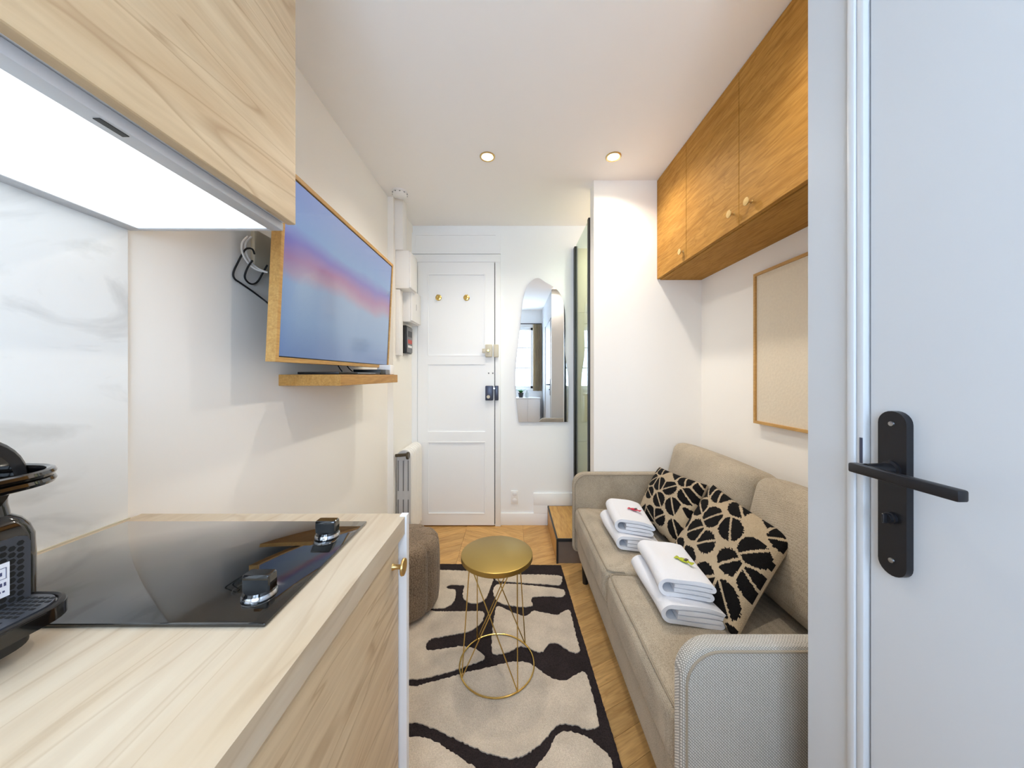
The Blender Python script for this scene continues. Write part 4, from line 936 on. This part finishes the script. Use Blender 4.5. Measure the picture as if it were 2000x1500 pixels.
for pts in patches:
    P = [fl(*p) for p in pts]; P = [(max(-0.765, x), y) for x, y in P]
    C = smooth_path([(x, y, 0) for x, y in P], 5, True); outp = []
    for i in range(len(C)):
        a, c = C[i], C[(i + 1) % len(C)]; nseg = max(1, int((c - a).length / 0.006))
        for k in range(nseg):
            q = a + (c - a) * (k / nseg); outp.append((max(-0.77, min(edge_x(q.y) - 0.012, q.x + R.uniform(-0.0026, 0.0026))), q.y + R.uniform(-0.0026, 0.0026)))
    part('beige_patch', prism(bm_new(), outp, lambda p, k: (p[0], p[1], RZ0 - 0.002 if k == 0 else RZ1)), 'rug_beige', rug, 'beige tufted patch', smooth=0)

# ------------------------------------------------------------------ gold wire table
TX, TY, TH, TR = -0.063, 1.405, 0.478, 0.149
tb = thing('side_table', 'round gold side table on crossed wire legs', 'side table', (TX, TY, RZ1))
bm = bm_new(); lathe(bm, [(0, 0), (TR - 0.004, 0), (TR - 0.0005, -0.0015), (TR, -0.004), (TR, -0.019), (TR - 0.003, -0.022), (TR - 0.006, -0.022), (TR - 0.006, -0.004), (0, -0.004)], (TX, TY, TH), 'z', 72); part('tray_top', bm, 'gold_satin', tb, 'round satin gold top')
BR = 0.155; zb = RZ1 + 0.0035
bm = bm_new(); tube(bm, [(TX + BR * math.cos(2 * PI * k / 64), TY + BR * math.sin(2 * PI * k / 64), zb) for k in range(64)], 0.0033, 8, True); part('base_ring', bm, 'brass', tb)
angs = [math.radians(a) for a in (208, 303, 38, 128)]; tops = [math.radians(a) for a in (205, 305, 35, 130)]
for k in range(4):
    b0 = (TX + BR * math.cos(angs[k]), TY + BR * math.sin(angs[k]), zb)
    for tt, ex in ((tops[k], 0.12), (tops[(k + 1) % 4] if k % 2 == 0 else tops[(k + 3) % 4], -0.10 if k % 2 == 0 else 0.10)):
        top = (TX + 0.125 * math.cos(tt + ex), TY + 0.125 * math.sin(tt + ex), TH - 0.004)
        bm = bm_new(); tube(bm, [b0, top], 0.0024, 8); part('wire_leg', bm, 'brass', tb)

# ------------------------------------------------------------------ pouf
QX, QY, QR, QH = -0.575, 1.755, 0.195, 0.385
pf = thing('pouf', 'brown boucle pouf with vertical flutes', 'pouf', (QX, QY, RZ1))
bm = bm_new(); rings = []; nn = 160; fl_n = 8
prof = [(0.0, 0.02), (0.80, 0.02), (0.90, 0.025), (0.96, 0.05), (0.985, 0.10), (1.0, 0.20), (0.995, 0.30), (0.985, 0.335), (0.955, 0.362), (0.90, 0.378), (0.80, 0.385), (0.5, 0.388), (0.0, 0.389)]
for r_, h_ in prof:
    ring = []
    for k in range(nn):
        a = 2 * PI * k / nn; s_ = abs(math.sin(fl_n * a / 2 + 2.094)); fd = (1 - s_) ** 4
        rr_ = QR * r_ * (1 - 0.085 * fd * min(1, r_) ** 3 + 0.02 * (s_ - 0.5) * r_)
        ring.append((QX + rr_ * math.cos(a), QY + rr_ * math.sin(a), RZ1 + h_ * 0.93 - 0.008 * fd * (1 if h_ > 0.33 and r_ > 0.7 else 0)))
    rings.append(ring)
ribbon_rings(bm, rings); part('fluted_body', bm, 'boucle', pf, smooth=60)
for a in (0.8, 2.4, 3.9, 5.5):
    bm = bm_new(); lathe(bm, [(0, 0.0005), (0.018, 0.0005), (0.018, 0.024), (0, 0.024)], (QX + 0.13 * math.cos(a), QY + 0.13 * math.sin(a), RZ1), 'z', 14); part('foot', bm, 'black_satin', pf)
bpy.context.view_layer.update()
